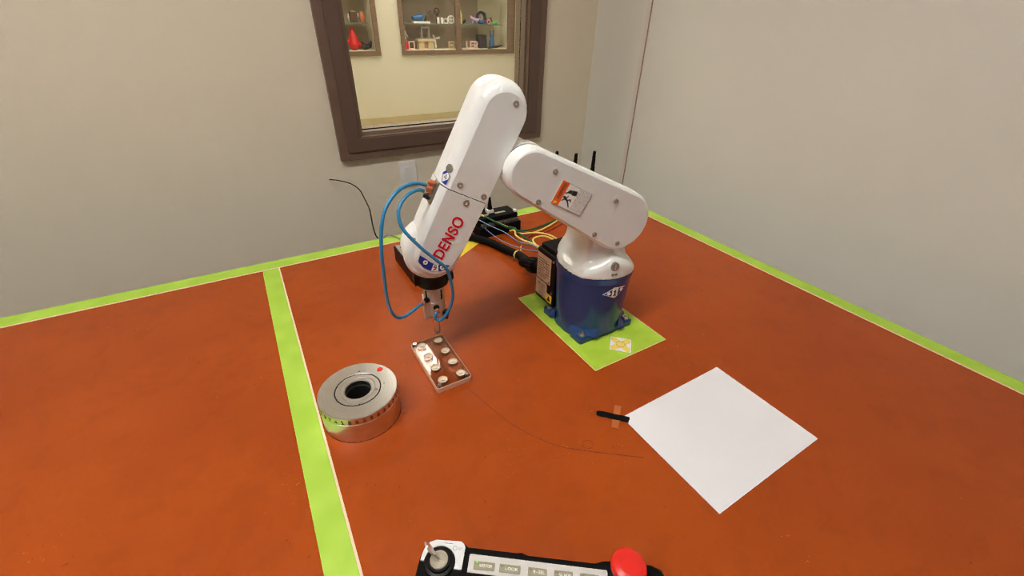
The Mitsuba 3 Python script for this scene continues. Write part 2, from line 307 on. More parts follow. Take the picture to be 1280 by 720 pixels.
hm = cat_([bx(-.12, .12, -.06, .06, 0, .012), bx(-.11, -.03, -.05, .05, .012, .10), bx(.03, .11, -.05, .05, .012, .10), bx(-.03, .03, .0, .05, .012, .10), bx(-.13, .13, -.065, .065, .10, .126)])
model(hm, 'tan', 2.518, ZF, 'house_model', 'tan flat roofed house model on the lower shelf', 'model')
model(upright(sbox(-.018, 0, .018, .055), .002), 'green', 2.640, ZF, 'card_model', 'small green card right of the tan house model', 'model')
model(cat_([bx(-.10, .10, -.05, .05, .0, .012), bx(-.06, -.045, -.04, .04, .012, .13), bx(.045, .06, -.04, .04, .012, .13), bx(-.065, .065, -.045, .045, .13, .15), lathe([(0, .15), (.02, .15), (.02, .168), (0, .168)], 16)]), 'grey', 2.520, ZF+.127, 'machine_model', 'grey machine model standing on the house model roof', 'model')
model(blob([((-.04, 0, .012, .012), (-.02, 0, .20, .014)), ((.04, 0, .012, .012), (.02, 0, .20, .014)), ((0, 0, .20, .024), (0, 0, .34, .028)), ((-.02, 0, .33, .014), (-.06, 0, .22, .011)), ((.02, 0, .33, .014), (.06, 0, .22, .011)), ((0, 0, .40, .026), (0, 0, .41, .026))]).scale((.66, .66, .66)), 'white', 2.262, ZF+.0, 'figurine', 'tall pale standing figurine in the left corner of the wide cabinet', 'figurine', MY+.10)
model(blob([((0, 0, .01, .025), (0, 0, .10, .012)), ((0, 0, .11, .012), (.07, 0, .125, .016)), ((0, 0, .11, .012), (-.02, 0, .15, .014))]), 'white', 2.690, ZF, 'lamp_model', 'white lamp shaped model beside the tan house', 'model', MY+.05)
model(upright(sbox(-.04, 0, .04, .096).difference(sbox(-.028, .014, .028, .082)).union(Point(0, .048).buffer(.02)), .025), 'tan', 2.922, ZF, 'frame_model', 'pale frame with a round centre next to the lower mullion', 'model')
for i, ch in enumerate('LER'):
    m = xf(text(ch, .092, .062, .03), np.array([[1, 0, 0, 0], [0, 0, -1, 0], [0, 1, 0, 0], [0, 0, 0, 1.]]))
    model(m, 'rose', 3.155+i*.066, ZF+.003, 'letter_model', f'pale standing letter {ch} on the lower shelf', 'letter')
model(rbx(-.065, .065, -.06, .06, 0, .178, .006), 'dark', 3.447, ZF, 'box_model', 'dark brown box right of the standing letters', 'model', MY+.05)
model(blob([((0, 0, .03, .045), (0, 0, .09, .035)), ((0, 0, .11, .03), (0, 0, .12, .03)), ((-.02, 0, .13, .012), (-.026, 0, .215, .009)), ((.02, 0, .13, .012), (.026, 0, .215, .009))]), 'blue', 3.600, ZF, 'figurine', 'blue figurine with two upright points in the lower right bay', 'figurine')
model(blob([((-.10, 0, .014, .013), (.06, 0, .03, .018)), ((.06, 0, .03, .014), (.13, 0, .045, .008))]), 'dark', 3.575, ZF, 'lizard_model', 'low dark model in front of the blue figurine', 'model', MY-.12)
model(upright(Point(0, .05).buffer(.075).difference(Point(0, .05).buffer(.048)).intersection(sbox(-.1, .0, .1, .2)), .03), 'white', 1.586, ZS, 'arch_model', 'white arch model on the shelf of the left cabinet', 'model', MY+.06)
model(bx(-.045, .045, -.03, .03, 0, .118), 'brown', 1.566, ZS, 'block_model', 'dark brown block standing in front of the white arch', 'model', MY-.01)
model(lathe([(0, 0), (.03, 0), (.045, .05), (.03, .10), (.02, .12), (0, .12)], 20), 'orange', 1.682, ZS, 'vase_model', 'orange brown vase at the right end of the left cabinet shelf', 'vase')
model(blob([((0, 0, .03, .085), (0, 0, .16, .055)), ((0, 0, .16, .05), (.0, 0, .23, .028)), ((.07, 0, .03, .04), (.10, 0, .02, .03)), ((-.05, 0, .10, .02), (-.10, 0, .05, .03))]).scale((.82, .82, .82)), 'red', 1.525, ZF, 'figurine', 'large red cloaked figurine in the left cabinet', 'figurine')
model(blob([((-.04, 0, .03, .03), (.03, 0, .05, .03)), ((.03, 0, .05, .025), (.05, 0, .09, .018)), ((-.04, 0, .04, .02), (-.07, 0, .09, .012))]), 'dark', 1.700, ZF, 'animal_model', 'dark animal shaped model beside the red figurine', 'model')
# boards standing on the upper shelf
pz_ = 1.6484
for x, w_, col, lb in ((2.80, .30, 'rose', 'pale picture board on the top left shelf of the wide cabinet'), (3.22, .26, 'white', 'white picture board on the top shelf right of the mullion'), (3.42, .12, 'brown', 'brown picture board beside the white picture board')):
    model(bx(-w_/2, w_/2, -.008, .008, 0, .2), col, x, pz_, 'picture_board', lb, 'picture', HY+.30)


# ------------------------------------------------------------------ workbench
TX0, TX1, TY0, TY1 = -.80, 1.292, -.35, 1.328
wbk = thing('workbench', 'large workbench with a glossy rust orange top under the robot', 'table')
put('top', bx(TX0, TX1, TY0, TY1, TABLE-.04, TABLE), 'table_top', wbk, False)
for x in (TX0+.05, TX1-.12):
    for y in (TY0+.05, TY1-.12): put('leg', rbx(x, x+.06, y, y+.06, 0, TABLE-.04, .006), 'black_metal', wbk)
arc = spline([(.2512, .5705), (.2596, .5336), (.2827, .4483), (.322, .3752), (.3632, .3364), (.3956, .3103), (.4446, .273)], 10)
wgt = .00035 + .00035*np.abs(np.sin(np.arange(len(arc))*.37))
nn = np.gradient(arc, axis=0); nn = np.stack([-nn[:, 1], nn[:, 0]], 1)/np.linalg.norm(nn, axis=1, keepdims=True)
put('pencil_arc', ext(Polygon(np.vstack([arc+nn*wgt[:, None], (arc-nn*wgt[:, None])[::-1]])), TABLE, TABLE+.0003), 'pencil_dark', wbk, False)
mat('pencil_dark', (.20, .028, .006), .7)
ringp = affinity.scale(Point(0, 0).buffer(1), .0098, .0088).difference(affinity.scale(Point(0, 0).buffer(1), .0091, .0081))
put('pencil_ring', ext(affinity.translate(ringp, .377, .3427), TABLE, TABLE+.0003), 'pencil_dark', wbk, False)
for x, y, s in ((.41, .315, .006), (.205, .41, .004), (.06, .43, .005), (.167, .34, .005)):
    put('scuff', ext(affinity.rotate(sbox(x, y, x+s, y+.0012), 70), TABLE, TABLE+.0003), 'pencil_dark', wbk, False)

def strip(x0, x1, y0, y1, edge, label):
    t = thing('green_edge_strip', label, 'strip')
    put('band', bx(x0, x1, y0, y1, TABLE, TABLE+.0012), 'strip_green', t, False)
    put('pale_edge', bx(*edge, TABLE, TABLE+.0014), 'cream_edge', t, False)
strip(-.80, 1.2545, 1.2795, 1.3275, (-.80, 1.246, 1.2755, 1.2794), 'lime green strip along the back edge of the bench')
strip(1.2465, 1.2915, -.345, 1.2752, (1.2425, 1.2464, -.345, 1.2752), 'lime green strip along the right edge of the bench')
strip(-.066, -.0245, -.345, 1.2752, (-.0244, -.0205, -.345, 1.2752), 'lime green strip passing just left of the steel ring')

# green mat with emblem
gm = thing('green_mat', 'lime green rectangular mat under the blue robot base', 'mat')
put('sheet', bx(.510, .7265, .4797, .7985, TABLE, TABLE+.0010), 'mat_green', gm, False)
e = ring_edge = sbox(.5100, .4797, .7265, .7985).difference(sbox(.5112, .4809, .7253, .7973))
put('pale_edge', ext(e, TABLE+.0010, TABLE+.0013), 'cream_edge', gm, False)
ez = TABLE+.0011; ec = (.6185, .519); R = .0335
dia = affinity.rotate(affinity.scale(sbox(-1, -1, 1, 1), R*.72, R*.72, origin=(0, 0)), 45, origin=(0, 0))
def at_e(p): return affinity.translate(p, *ec)
em = put('emblem', ext(at_e(dia.intersection(sbox(-.033, -.033, .033, .033))), ez, ez+.0003), 'label_white', gm, False, label='white and yellow cross emblem printed on the mat')
crossp = sbox(-.0075, -.029, .0075, .029).union(sbox(-.029, -.0075, .029, .0075)).intersection(dia.buffer(-.0012))
put('cross', ext(at_e(crossp.union(Point(0, 0).buffer(.0125))), ez+.0003, ez+.0005), 'emblem_yellow', em, False)
put('circle', ext(at_e(Point(0, 0).buffer(.0105).difference(Point(0, 0).buffer(.0095))), ez+.0005, ez+.0006), 'emblem_gold', em, False)
mat('emblem_gold', (.50, .28, .02), .6)

# ------------------------------------------------------------------ robot arm (local axes: d towards the tool, n towards the viewer's side, z up)
A0 = np.array([.6131, .6374, TABLE + .0012])
DV = np.array([-.9791, .2035, 0.]); DV /= np.linalg.norm(DV); NV = np.array([-DV[1], DV[0], 0.]); ML = np.eye(4)
ML[:3, 0], ML[:3, 1], ML[:3, 2], ML[:3, 3] = DV, NV, [0, 0, 1], A0
def LW(d, n, z): return A0 + DV*d + NV*n + np.array([0, 0, z])
def rl(name, mesh, m, parent, smooth=35, label=None, **k): return put(name, xf(tm(mesh), ML), m, parent, smooth, label, **k)
# a frame lying on a plane facing +n: plane coordinates (x = d, y = z)
def onface(m, o):   # mesh in (d, z, height) -> local, height along +n
    q = xf(m, np.array([[1, 0, 0, 0], [0, 0, 1, o], [0, 1, 0, 0], [0, 0, 0, 1.]])); q.invert(); return q
robot = thing('robot_arm', 'white six-axis robot arm with blue base standing on the green mat', 'robot arm')

# base: tapered body, flange with four corner lobes (world-aligned)
base_prof = [(0, .012), (.0800, .012), (.0795, .03), (.0815, .06), (.0862, .145), (.0880, .150), (.0885, .1535), (.0885, .1655), (.0870, .1672), (0, .1672)]
body = lathe(base_prof, 96); body.apply_translation(A0)
fx0, fx1, fy0, fy1 = .534, .6955, .5635, .716
fl = sbox(fx0, fy0, fx1, fy1)
fl = fl.difference(Polygon([(fx0-.01, .603), (fx0+.0, .603), (fx0+.022, .612), (fx0+.022, .676), (fx0+.0, .682), (fx0-.01, .682)]))
fl = fl.difference(Polygon([(fx1+.01, .603), (fx1, .603), (fx1-.022, .612), (fx1-.022, .676), (fx1, .682), (fx1+.01, .682)]))
fl = fl.buffer(-.006).buffer(.006, quad_segs=2).union(Point(A0[0], A0[1]).buffer(.081)).intersection(sbox(fx0, fy0, fx1, fy1))
foot = ext(fl, A0[2], A0[2]+.0135)
foot_in = ext(fl.buffer(-.002), A0[2]+.0135, A0[2]+.0155)
webs = []
for sx, sy in ((-1, -1), (1, -1), (-1, 1), (1, 1)):        # sloped webs from the corners up to the body
    cx, cy = (fx0 if sx < 0 else fx1), (fy0 if sy < 0 else fy1); c = np.array([cx, cy])
    inn = np.array([A0[0], A0[1]]) + .076*np.array([sx, sy])/math.sqrt(2)
    mid = c + (inn-c)*.60; tan = np.array([-sy, sx])/math.sqrt(2)
    webs.append(hullpts([(*(mid+tan*.030), A0[2]+.015), (*(mid-tan*.030), A0[2]+.015), (*(inn+tan*.040), A0[2]+.014), (*(inn-tan*.040), A0[2]+.014),
                         (*(inn+tan*.030), A0[2]+.030), (*(inn-tan*.030), A0[2]+.030)]))
base = put('base', cat_([body, foot, foot_in] + webs), blue_paint, robot, 30, label='dark blue tapered base with a four cornered foot')
for x, y in ((fx0+.0135, fy0+.013), (fx1-.0135, fy0+.013), (fx0+.0125, fy1-.0125), (fx1-.0125, fy1-.0125)):
    b = cat_([cyl(.0085, 0, .002, n=24), xf(lathe([(0, 0), (.006, 0), (.0065, .001), (.0065, .0055), (.006, .0065), (.0035, .0065), (.0035, .003), (0, .003)], 20), np.eye(4))])
    b.apply_translation((x, y, A0[2]+.0157)); put('bolt', b, steel, base, 30)
def on_cyl(poly, r, depth, h0=0.):
    "wrap a polygon in (arc angle degrees, z) on the base cylinder"
    m = ext(poly.segmentize(1.2) if hasattr(poly, 'segmentize') else poly, 0, depth)
    m = m.subdivide_to_size(2.0) if False else m
    v = m.vertices.copy(); a = np.radians(v[:, 0]); rr = r(v[:, 1]) + h0 + v[:, 2]
    m.vertices = np.stack([A0[0]+rr*np.cos(a), A0[1]+rr*np.sin(a), A0[2]+v[:, 1]], 1); return m
rb = lambda z: .0815 + (z-.06)/(.145-.06)*(.0862-.0815)
def strips(poly, step=2.5):
    x0, y0, x1, y1 = poly.bounds; out = []
    for x in np.arange(x0, x1, step):
        g = poly.intersection(sbox(x, y0-1, x+step, y1+1))
        out += [q for q in getattr(g, 'geoms', [g]) if q.area > 1e-9]
    return out
def wrap(poly, h0, d=.0004): return cat_([on_cyl(q, rb, d, h0) for q in strips(poly)])
dm = Polygon([(-115.5, .1285), (-98, .1445), (-75, .1385), (-94, .1145)])
lab = put('joint_label', wrap(dm, .0004), label_white, robot, False, label='white diamond label with the number 1 on the base')
cxm, czm = dm.centroid.x, dm.centroid.y
ins = affinity.scale(dm, .90, .86)
midband = Polygon([(-101, .10), (-101, .16), (-90, .16), (-90, .10)])
put('blue_field', wrap(ins.difference(midband), .0008), blue_ink, lab, False)
for a, z in ((-106, .1298), (-84.5, .1345)):
    put('dot', wrap(affinity.scale(Point(a, z).buffer(1), 2.9, .0044), .0012), label_white, lab, False)
one = sbox(-96.6, .1235, -94.6, .1365).union(Polygon([(-96.6, .1365), (-98.2, .134), (-98.2, .132), (-96.6, .1337)])).union(sbox(-98, .1220, -93.4, .1238))
put('digit', wrap(one, .0012), black_ink, lab, False)

# rear connector panel with labels
cb = put('connector_box', cat_([rbx(.541, .690, .689, .7655, A0[2]+.024, A0[2]+.165, .004), rbx(.548, .680, .695, .760, A0[2]+.163, A0[2]+.176, .003), bx(.57, .66, .66, .69, A0[2]+.02, A0[2]+.15)]), black_plastic, robot, 40, label='black connector panel at the back of the base')
FX = np.array([[0, 0, -1, .541], [-1, 0, 0, 0], [0, 1, 0, 0], [0, 0, 0, 1.]])     # (u = -y, v = z, w) -> facing -x
def side(m): return xf(m, FX)
def sbx(y0, y1, z0, z1, h, h0=0.): return side(bx(-y1, -y0, z0+TABLE, z1+TABLE, h0, h0+h))
lp = put('label_plate', sbx(.705, .762, .0835, .1545, .0008), label_tan, cb, False, label='tan printed rating plate')
lp2 = put('label_plate', sbx(.716, .763, .036, .080, .0008), label_tan, cb, False, label='tan printed plate below the rating plate')
wt = put('warning_tag', sbx(.6935, .7155, .034, .057, .0008), yellow_ink, cb, False, label='yellow tag with a black triangle')
lines = []
for i in range(9): lines.append(sbx(.735-.018*rng.random(), .758, .091+i*.0062, .0925+i*.0062, .0002, .0008))
for i in range(6): lines.append(sbx(.710, .722+.006*rng.random(), .098+i*.0075, .0996+i*.0075, .0002, .0008))
for i in range(7): lines.append(sbx(.722, .757-.012*rng.random(), .0395+i*.0054, .0408+i*.0054, .0002, .0008))
lines.append(sbx(.7075, .7125, .0865, .0905, .0002, .0008))
tri = side(ext(Polygon([(-.7115, TABLE+.038), (-.6975, TABLE+.038), (-.7045, TABLE+.0535)]), .0008, .0012))
put('print', cat_(lines + [tri]), black_ink, robot, False, label='fine print and warning triangle on the connector panel plates')
for y, z in ((.6945, .154), (.6945, .066)): put('cover_screw', xf(cyl(.0035, 0, .003, n=16), axis_frame((.541, y, z+TABLE), (-1, 0, 0))), steel, cb)

# shoulder casting: smooth union sampled as an implicit surface
def smin(a, b, k):
    h = max(k-abs(a-b), 0.)/k; return min(a, b) - h*h*k*.25
def smax(a, b, k): return -smin(-a, -b, k)
J2 = .2965
def f_sh(d, n, z):
    r = math.hypot(d, n)
    az = math.atan2(d, n)                       # 0 at the front
    lift = .036*math.exp(-(az/.62)**2) + .018*math.exp(-((abs(az)-PI)/.8)**2)
    h = .176 + lift
    disc = smax(smax(r-.0885, z-h, .022), .1675-z, .002)
    # neck: rounded box flaring into the disc
    qx, qy = abs(d-.002)-.037, abs(n+.010)-.050
    neck = math.hypot(max(qx, 0), max(qy, 0)) + min(max(qx, qy), 0) - .008
    neck = max(neck, z-.30, .17-z)
    rr = math.hypot(d, z-J2)
    hous = smax(rr-.0500, abs(n+.016)-.0585, .016)
    s = smin(neck, hous, .03)
    s = smin(s, disc, .045)
    return max(s, .1672-z)
ls = m3.Manifold.level_set(lambda x, y, z: -f_sh(x, y, z), [-.095, -.095, .160, .095, .095, .360], .0034, 0.0)
sh = tm(ls); sh = trimesh.smoothing.filter_taubin(sh, iterations=6)
shoulder = rl('shoulder', sh, white_paint, robot, 60, label='white rotating shoulder casting on the blue base')
put('seam', xf(lathe([(0, .1672), (.0874, .1672), (.0874, .1690), (0, .1690)], 72), np.array([[1, 0, 0, A0[0]], [0, 1, 0, A0[1]], [0, 0, 1, A0[2]-.0008], [0, 0, 0, 1]])), black_ink, robot)
a = math.radians(-104); c = np.array([A0[0]+.0878*math.cos(a), A0[1]+.0878*math.sin(a), A0[2]+.1985])
FA = axis_frame(c, (math.cos(a), math.sin(a), 0.05))
cap = put('cap_plug', xf(lathe([(0, -.004), (.0098, -.004), (.0098, .0012), (.0088, .0020), (.0066, .0020), (.0066, .0008), (0, .0008)], 28), FA), screw_grey, shoulder, 30, label='round grey plug')
put('slot', xf(bx(-.0065, .0065, -.0014, .0014, .0008, .0022), FA), steel, cap, False)
for da in (-2.6, 2.6):
    aa = math.radians(-103.5+da)
    put('screw', xf(lathe([(0, -.003), (.0033, -.003), (.0033, .0015), (.0022, .0018), (.0022, .0006), (0, .0006)], 16), axis_frame((A0[0]+.0885*math.cos(aa), A0[1]+.0885*math.sin(aa), A0[2]+.1795), (math.cos(aa), math.sin(aa), 0))), screw_grey, shoulder)

# upper arm: tapered slab between shoulder and elbow
SH, EL = np.array([0., .2965]), np.array([.197, .4075])
def capsule(r1, r2, c1=SH, c2=EL, n=40):
    a = np.linspace(0, 2*PI, n, endpoint=False); u = np.stack([np.cos(a), np.sin(a)], 1); return np.vstack([c1+r1*u, c2+r2*u])
def slab(c1, r1, c2, r2, o0, o1, fil, back=.004):
    p = []
    for o, ins in [(o0, back), (o0+back, 0)] + [(o1-fil+fil*math.sin(t), fil*(1-math.cos(t))) for t in np.linspace(0, 1.15, 7)]:
        q = capsule(r1-ins, r2-ins, c1, c2); p.append(np.stack([q[:, 0], np.full(len(q), o), q[:, 1]], 1))
    return hullpts(np.vstack(p))
ua = cat_([slab(SH, .0625, EL, .0455,   .046, .083, .0105)])
upper = rl('upper_arm', ua, white_paint, robot, 14, label='white slab shaped upper arm')
AX = (EL-SH)/np.linalg.norm(EL-SH)
rl('motor_cover', slab(SH, .0605, SH+AX*.045, .0570, .012, .0455, .010, .010), white_paint, upper, 32)
UP = np.array([-AX[1], AX[0]])
def face_screw(parent, d, z, o, r=.0052, m=None):
    k_ = rl('screw', onface(xf(lathe([(0, -.004), (r, -.004), (r, .0004), (r*.82, .0010), (r*.62, .0010), (r*.62, -.0012), (0, -.0012)], 20), np.array([[1, 0, 0, d], [0, 1, 0, z], [0, 0, 1, 0], [0, 0, 0, 1.]])), o), m or screw_grey, parent, 30)
    return k_
for d, z in ((.1560, .4115), (.1850, .3590), (.0610, .2785), (.0235, .3435), (.0045, .2510)):
    face_screw(upper, d, z, .083, .0048)
# warning label on the slab face
c4 = [np.array(v) for v in ((.1394, .3963), (.161, .3553), (.0992, .3232), (.0784, .3629))]   # top-left, bottom-left, bottom-right, top-right as seen
lx = ((c4[2]-c4[1]) + (c4[3]-c4[0]))/2; ly = ((c4[0]-c4[1]) + (c4[3]-c4[2]))/2; lc = sum(c4)/4
WL, HL = np.linalg.norm(lx), np.linalg.norm(ly); ex = lx/WL; ey = np.array([-ex[1], ex[0]]);  ey = ey*np.sign(ey@ly)
def lab_m(m, h):    # mesh in label coordinates (x right as seen, y up, z out)
    return xf(m, np.array([[ex[0], ey[0], 0, lc[0]], [0, 0, 1, h], [ex[1], ey[1], 0, lc[1]], [0, 0, 0, 1.]]))
wl = rl('warning_label', lab_m(bx(-WL/2, WL/2, -HL/2, HL/2, 0, .0004), .0832), label_white, robot, False, label='white and orange warning label on the upper arm')
rl('border', lab_m(ext(sbox(-WL/2, -HL/2, WL/2, HL/2).difference(sbox(-WL/2+.0008, -HL/2+.0008, WL/2-.0008, HL/2-.0008)), .0004, .0006), .0832), grey_ink, wl, False)
rl('orange_band', lab_m(bx(-WL/2, -WL/2+.0155, -HL/2, HL/2, .0004, .0008), .0832), orange_ink, wl, False, label='orange band reading WARNING')
rl('warning_word', lab_m(xf(text('WARNING', .0058, HL*.66, .0002), np.array([[0, -1, 0, -WL/2+.0105], [1, 0, 0, -HL*.24], [0, 0, 1, .0008], [0, 0, 0, 1.]])), .0832), black_ink, wl, False)
rl('warning_triangle', lab_m(ext(Polygon([(-WL/2+.0035, -HL/2+.0015), (-WL/2+.0035, -HL/2+.0085), (-WL/2+.0115, -HL/2+.005)]), .0008, .0010), .0832), yellow_ink, wl, False)
# pictogram: a person struck by a robot arm
def seg(x0, y0, x1, y1, w_):
    from shapely.geometry import LineString
    return LineString([(x0, y0), (x1, y1)]).buffer(w_)
px0 = -WL/2+.021
pic = Point(px0-.0015, -.0035).buffer(.0024)
for q in ((px0+.001, -.005, px0+.0075, -.007, .0018), (px0+.002, -.004, px0+.005, .001, .0010), (px0+.001, -.006, px0-.003, -.0105, .0010), (px0+.0075, -.007, px0+.012, -.0035, .0012),
          (px0+.0075, -.0075, px0+.0125, -.0125, .0012), (px0+.012, -.0035, px0+.015, -.0065, .0011), (px0+.0125, -.0125, px0+.0155, -.0165, .0011)):
    pic = pic.union(seg(*q))
pic = pic.union(affinity.rotate(sbox(px0+.001, .006, px0+.008, .0125), 15)).union(affinity.rotate(sbox(px0+.0085, .0055, px0+.019, .0145), 12)).union(seg(px0+.002, .008, px0-.003, .004, .0012))
rl('pictogram', lab_m(ext(pic, .0004, .0007), .0832), black_ink, wl, False)
tl = []
for i in range(7):
    x = WL/2-.0045-i*.0037
    y = -HL/2+.003
    while y < HL/2-.004:
        l = .003+.006*rng.random(); tl.append(lab_m(bx(x, x+.0012, y, min(y+l, HL/2-.002), .0004, .0006), .0832)); y += l+.0012
rl('text_lines', cat_(tl), grey_ink, wl, False)

# forearm: axis coordinates t (down and forward) and w (forward and up)
TU, WU = np.array([.454, -.891]), np.array([.891, .454])
def prism(t0, t1, w0, w1, half, fil_f, fil_b, top_r, bot=None, ef=1.):
    "convex block: outline in (t, w), its corners rounded towards both faces"
    p = []
    for sgn in (-1, 1):
        for q in np.linspace(0, 1.12, 8):
            for o, k_ in ((sgn*(half-fil_f+fil_f*math.sin(q)), 1-math.cos(q)),):
                df, db = fil_f*k_, fil_b*k_
                a = np.linspace(0, PI/2, 9)
                w_hi, w_lo, tt = w1-df, w0+db, t0+df*ef
                r = min(top_r, (w_hi-w_lo)/2)
                pts = [(tt+r-r*math.cos(x), w_hi-r+r*math.sin(x)) for x in a] + [(tt+r-r*math.cos(x), w_lo+r-r*math.sin(x)) for x in a]
                if bot: pts += [(bot[0]+(bot[2]-df)*math.cos(x), bot[1]+(bot[2]-df)*math.sin(x)) for x in np.linspace(-PI/2, PI/2, 21)]
                pts += [(t1, w_hi), (t1, w_lo)] if not bot else [(bot[0], w_hi if False else min(w_hi, bot[1]+bot[2]-df)), (bot[0], max(w_lo, bot[1]-bot[2]+df))]
                if bot: pts += [(t1, w_hi), (t1, w_lo)]
                for t, w_ in pts:
                    xy = TU*t + WU*w_; p.append((xy[0], o, xy[1]))
    return hullpts(p)
TS = -.1885
fore = rl('forearm', prism(-.3905, TS-.0015, .3985, .4905, .0490, .030, .006, .046), white_paint, robot, 13, label='white upper half of the forearm with a domed top')
rl('seam_gap', prism(TS-.0015, TS, .3992, .4898, .0472, .022, .006, .0004, ef=0.), black_ink, fore, 30)
rl('elbow_joint', xf(tm(m3.Manifold.cylinder(.082, .040, .040, 48)), np.array([[1, 0, 0, EL[0]], [0, 0, 1, -.0365], [0, -1, 0, EL[1]], [0, 0, 0, 1.]])), white_paint, robot, 30, label='white round joint behind the elbow end of the upper arm')
cyl_n = lambda r_, n0, n1, c_: xf(tm(m3.Manifold.cylinder(n1-n0, r_, r_, 64)), np.array([[1, 0, 0, c_[0]], [0, 0, 1, n0], [0, -1, 0, c_[1]], [0, 0, 0, 1.]]))
ej = 'robot_arm__elbow_joint'
rl('collar', cyl_n(.0462, .022, .0440, EL), white_paint, ej, 30)
rl('seam', cyl_n(.0440, .0440, .0465, EL), black_ink, ej, 30)
J5 = (TU@np.array([.370, .2515]), WU@np.array([.370, .2515]))
lower = rl('forearm_cover', prism(TS, -.10, .3985, .4905, .0480, .021, .006, .0004, ef=0., bot=(J5[0]-.004, J5[1]-.0005, .0455)), white_paint, robot, 13, label='white lower half of the forearm')
for d, z in ((.219, .5179), (.318, .3905), (.2761, .3653)): face_screw(fore, d, z, .0465)
for d, z, r in ((.3085, .3570, .0058),): face_screw(lower, d, z, .0465, r)
# cap and diamond label on the rounded front of the forearm
def onfront(m, t, h=0.):   # mesh (x right as seen, y up along the arm, z out) on the front surface
    ph = math.radians(33); cw, sn = math.cos(ph), math.sin(ph)
    o_ = TU*t + WU*(.4605+.0303*cw+h*cw); oo = .0190+(.0303+h)*sn
    return xf(m, np.array([[sn*WU[0], -TU[0], cw*WU[0], o_[0]], [-cw, 0, sn, oo], [sn*WU[1], -TU[1], cw*WU[1], o_[1]], [0, 0, 0, 1.]]) @ np.diag([-1., 1, 1, 1]))
def tz(d, z): return TU@np.array([d, z])
rl('cap_plug', onfront(lathe([(0, -.004), (.0075, -.004), (.0075, .0006), (.006, .0012), (0, .0012)], 24), tz(.3408, .4215)), screw_grey, fore, 30, label='round grey plug')
fl_ = rl('joint_label', onfront(ext(Polygon([(-.0095, .004), (-.002, .0125), (.0085, .0055), (.0085, -.0125), (-.004, -.0125)]), -.0005, .0006), tz(.3480, .4080)), label_white, robot, False, label='white and blue diamond label on the front of the forearm')
_fp = Polygon([(-.0095, .004), (-.002, .0125), (.0085, .0055), (.0085, -.0125), (-.004, -.0125)])
rl('outline', onfront(ext(_fp.buffer(-.0004).difference(_fp.buffer(-.0016)), .0006, .0008), tz(.3480, .4080)), blue_ink, fl_, False)
rl('blue_field', onfront(ext(Polygon([(-.0080, .0035), (-.002, .0105), (.001, .0085), (-.0055, .001)]).union(Polygon([(.0075, -.0115), (.0075, -.002), (.002, -.0065), (-.0025, -.0115)])), .0006, .0009), tz(.3480, .4080)), blue_ink, fl_, False)
rl('digit', onfront(xf(text('4', .009, None, .0003), np.array([[1, 0, 0, -.003], [0, 1, 0, -.0045], [0, 0, 1, .0006], [0, 0, 0, 1.]])), tz(.3480, .4080)), grey_ink, fl_, False)
# red lettering reading up the lower forearm
be, te = np.array([-.536, .844]), np.array([.844, .536])
def letter(m, h):  return xf(m, np.array([[be[0], te[0], 0, .3595], [0, 0, 1, h], [be[1], te[1], 0, .2500], [0, 0, 0, 1.]]))
for i, ch in enumerate('DENSO'):
    x0, wd = ((0, .0170), (.0195, .0125), (.0345, .0165), (.0535, .0125), (.0680, .0195))[i]
    m = text(ch, .0198, wd, .0005); b = m.bounds
    rl('letter', letter(xf(m, np.array([[1, .10, 0, x0], [0, 1, 0, 0], [0, 0, 1, 0], [0, 0, 0, 1.]])), .0466), red_ink, lower, False, label=f'red letter {ch}')
# blue band label with the number 5 turned upside down
band_o = np.array([(.3985, .2660), (.4030, .2540), (.3950, .2395), (.3800, .2295), (.3630, .2262), (.3450, .2352), (.3570, .2392), (.3708, .2415), (.3806, .2480), (.3885, .2567)])
bl = rl('joint_label', onface(ext(Polygon(band_o), 0, .0005), .0466), blue_ink, robot, False, label='blue band label with white dots and a 5 on the wrist end')
rl('white_field', onface(ext(Polygon([(.3812, .2303), (.3672, .2275), (.3662, .2402), (.3752, .2436)]), .0005, .0007), .0466), label_white, bl, False)
for d, z in ((.3900, .2497), (.3597, .2335)):
    rl('dot', onface(ext(Point(d, z).buffer(.0046), .0005, .0008), .0466), label_white, bl, False)
    rl('dot_centre', onface(ext(Point(d, z).buffer(.0018), .0008, .0010), .0466), grey_ink, bl, False)
rl('digit', xf(text('5', .0085, None, .0003), np.array([[.97, .15, 0, .3695], [0, 0, 1, .0473], [.15, -.97, 0, .2400], [0, 0, 0, 1.]])), black_ink, bl, False)

# wrist knuckle, tool flange, gripper (tool axis vertical)
wr = []
for sgn in (-1, 1):
    for q in np.linspace(0, PI/2, 7):
        o = sgn*(.043-.020+.020*math.sin(q)); r = .0535-.020*(1-math.cos(q))
        for a in np.linspace(0, 2*PI, 48, endpoint=False): wr.append((.3730+r*math.cos(a), o-.004, .2530+r*math.sin(a)))
wrist = rl('wrist', hullpts(wr), white_paint, robot, 40, label='white rounded wrist knuckle')
for d, z in ((.4010, .3015), (.3912, .2868)):
    q = np.array([.392, .004, .285]); nv = np.array([.55, .78, .28]); nv /= np.linalg.norm(nv)
for (px_, n_) in (((.4045, .0300, .2895), (.62, .72, .34)), ((.3975, .0345, .2755), (.50, .82, .26))):
    rl('screw', xf(lathe([(0, -.006), (.0048, -.006), (.0048, .0008), (.0036, .0014), (.0026, .0014), (.0026, -.001), (0, -.001)], 20), axis_frame(px_, n_)), screw_grey, wrist, 30)
TD = .3740
def tl_(m): return xf(m, np.array([[1, 0, 0, TD], [0, 1, 0, 0], [0, 0, 1, 0], [0, 0, 0, 1.]]))
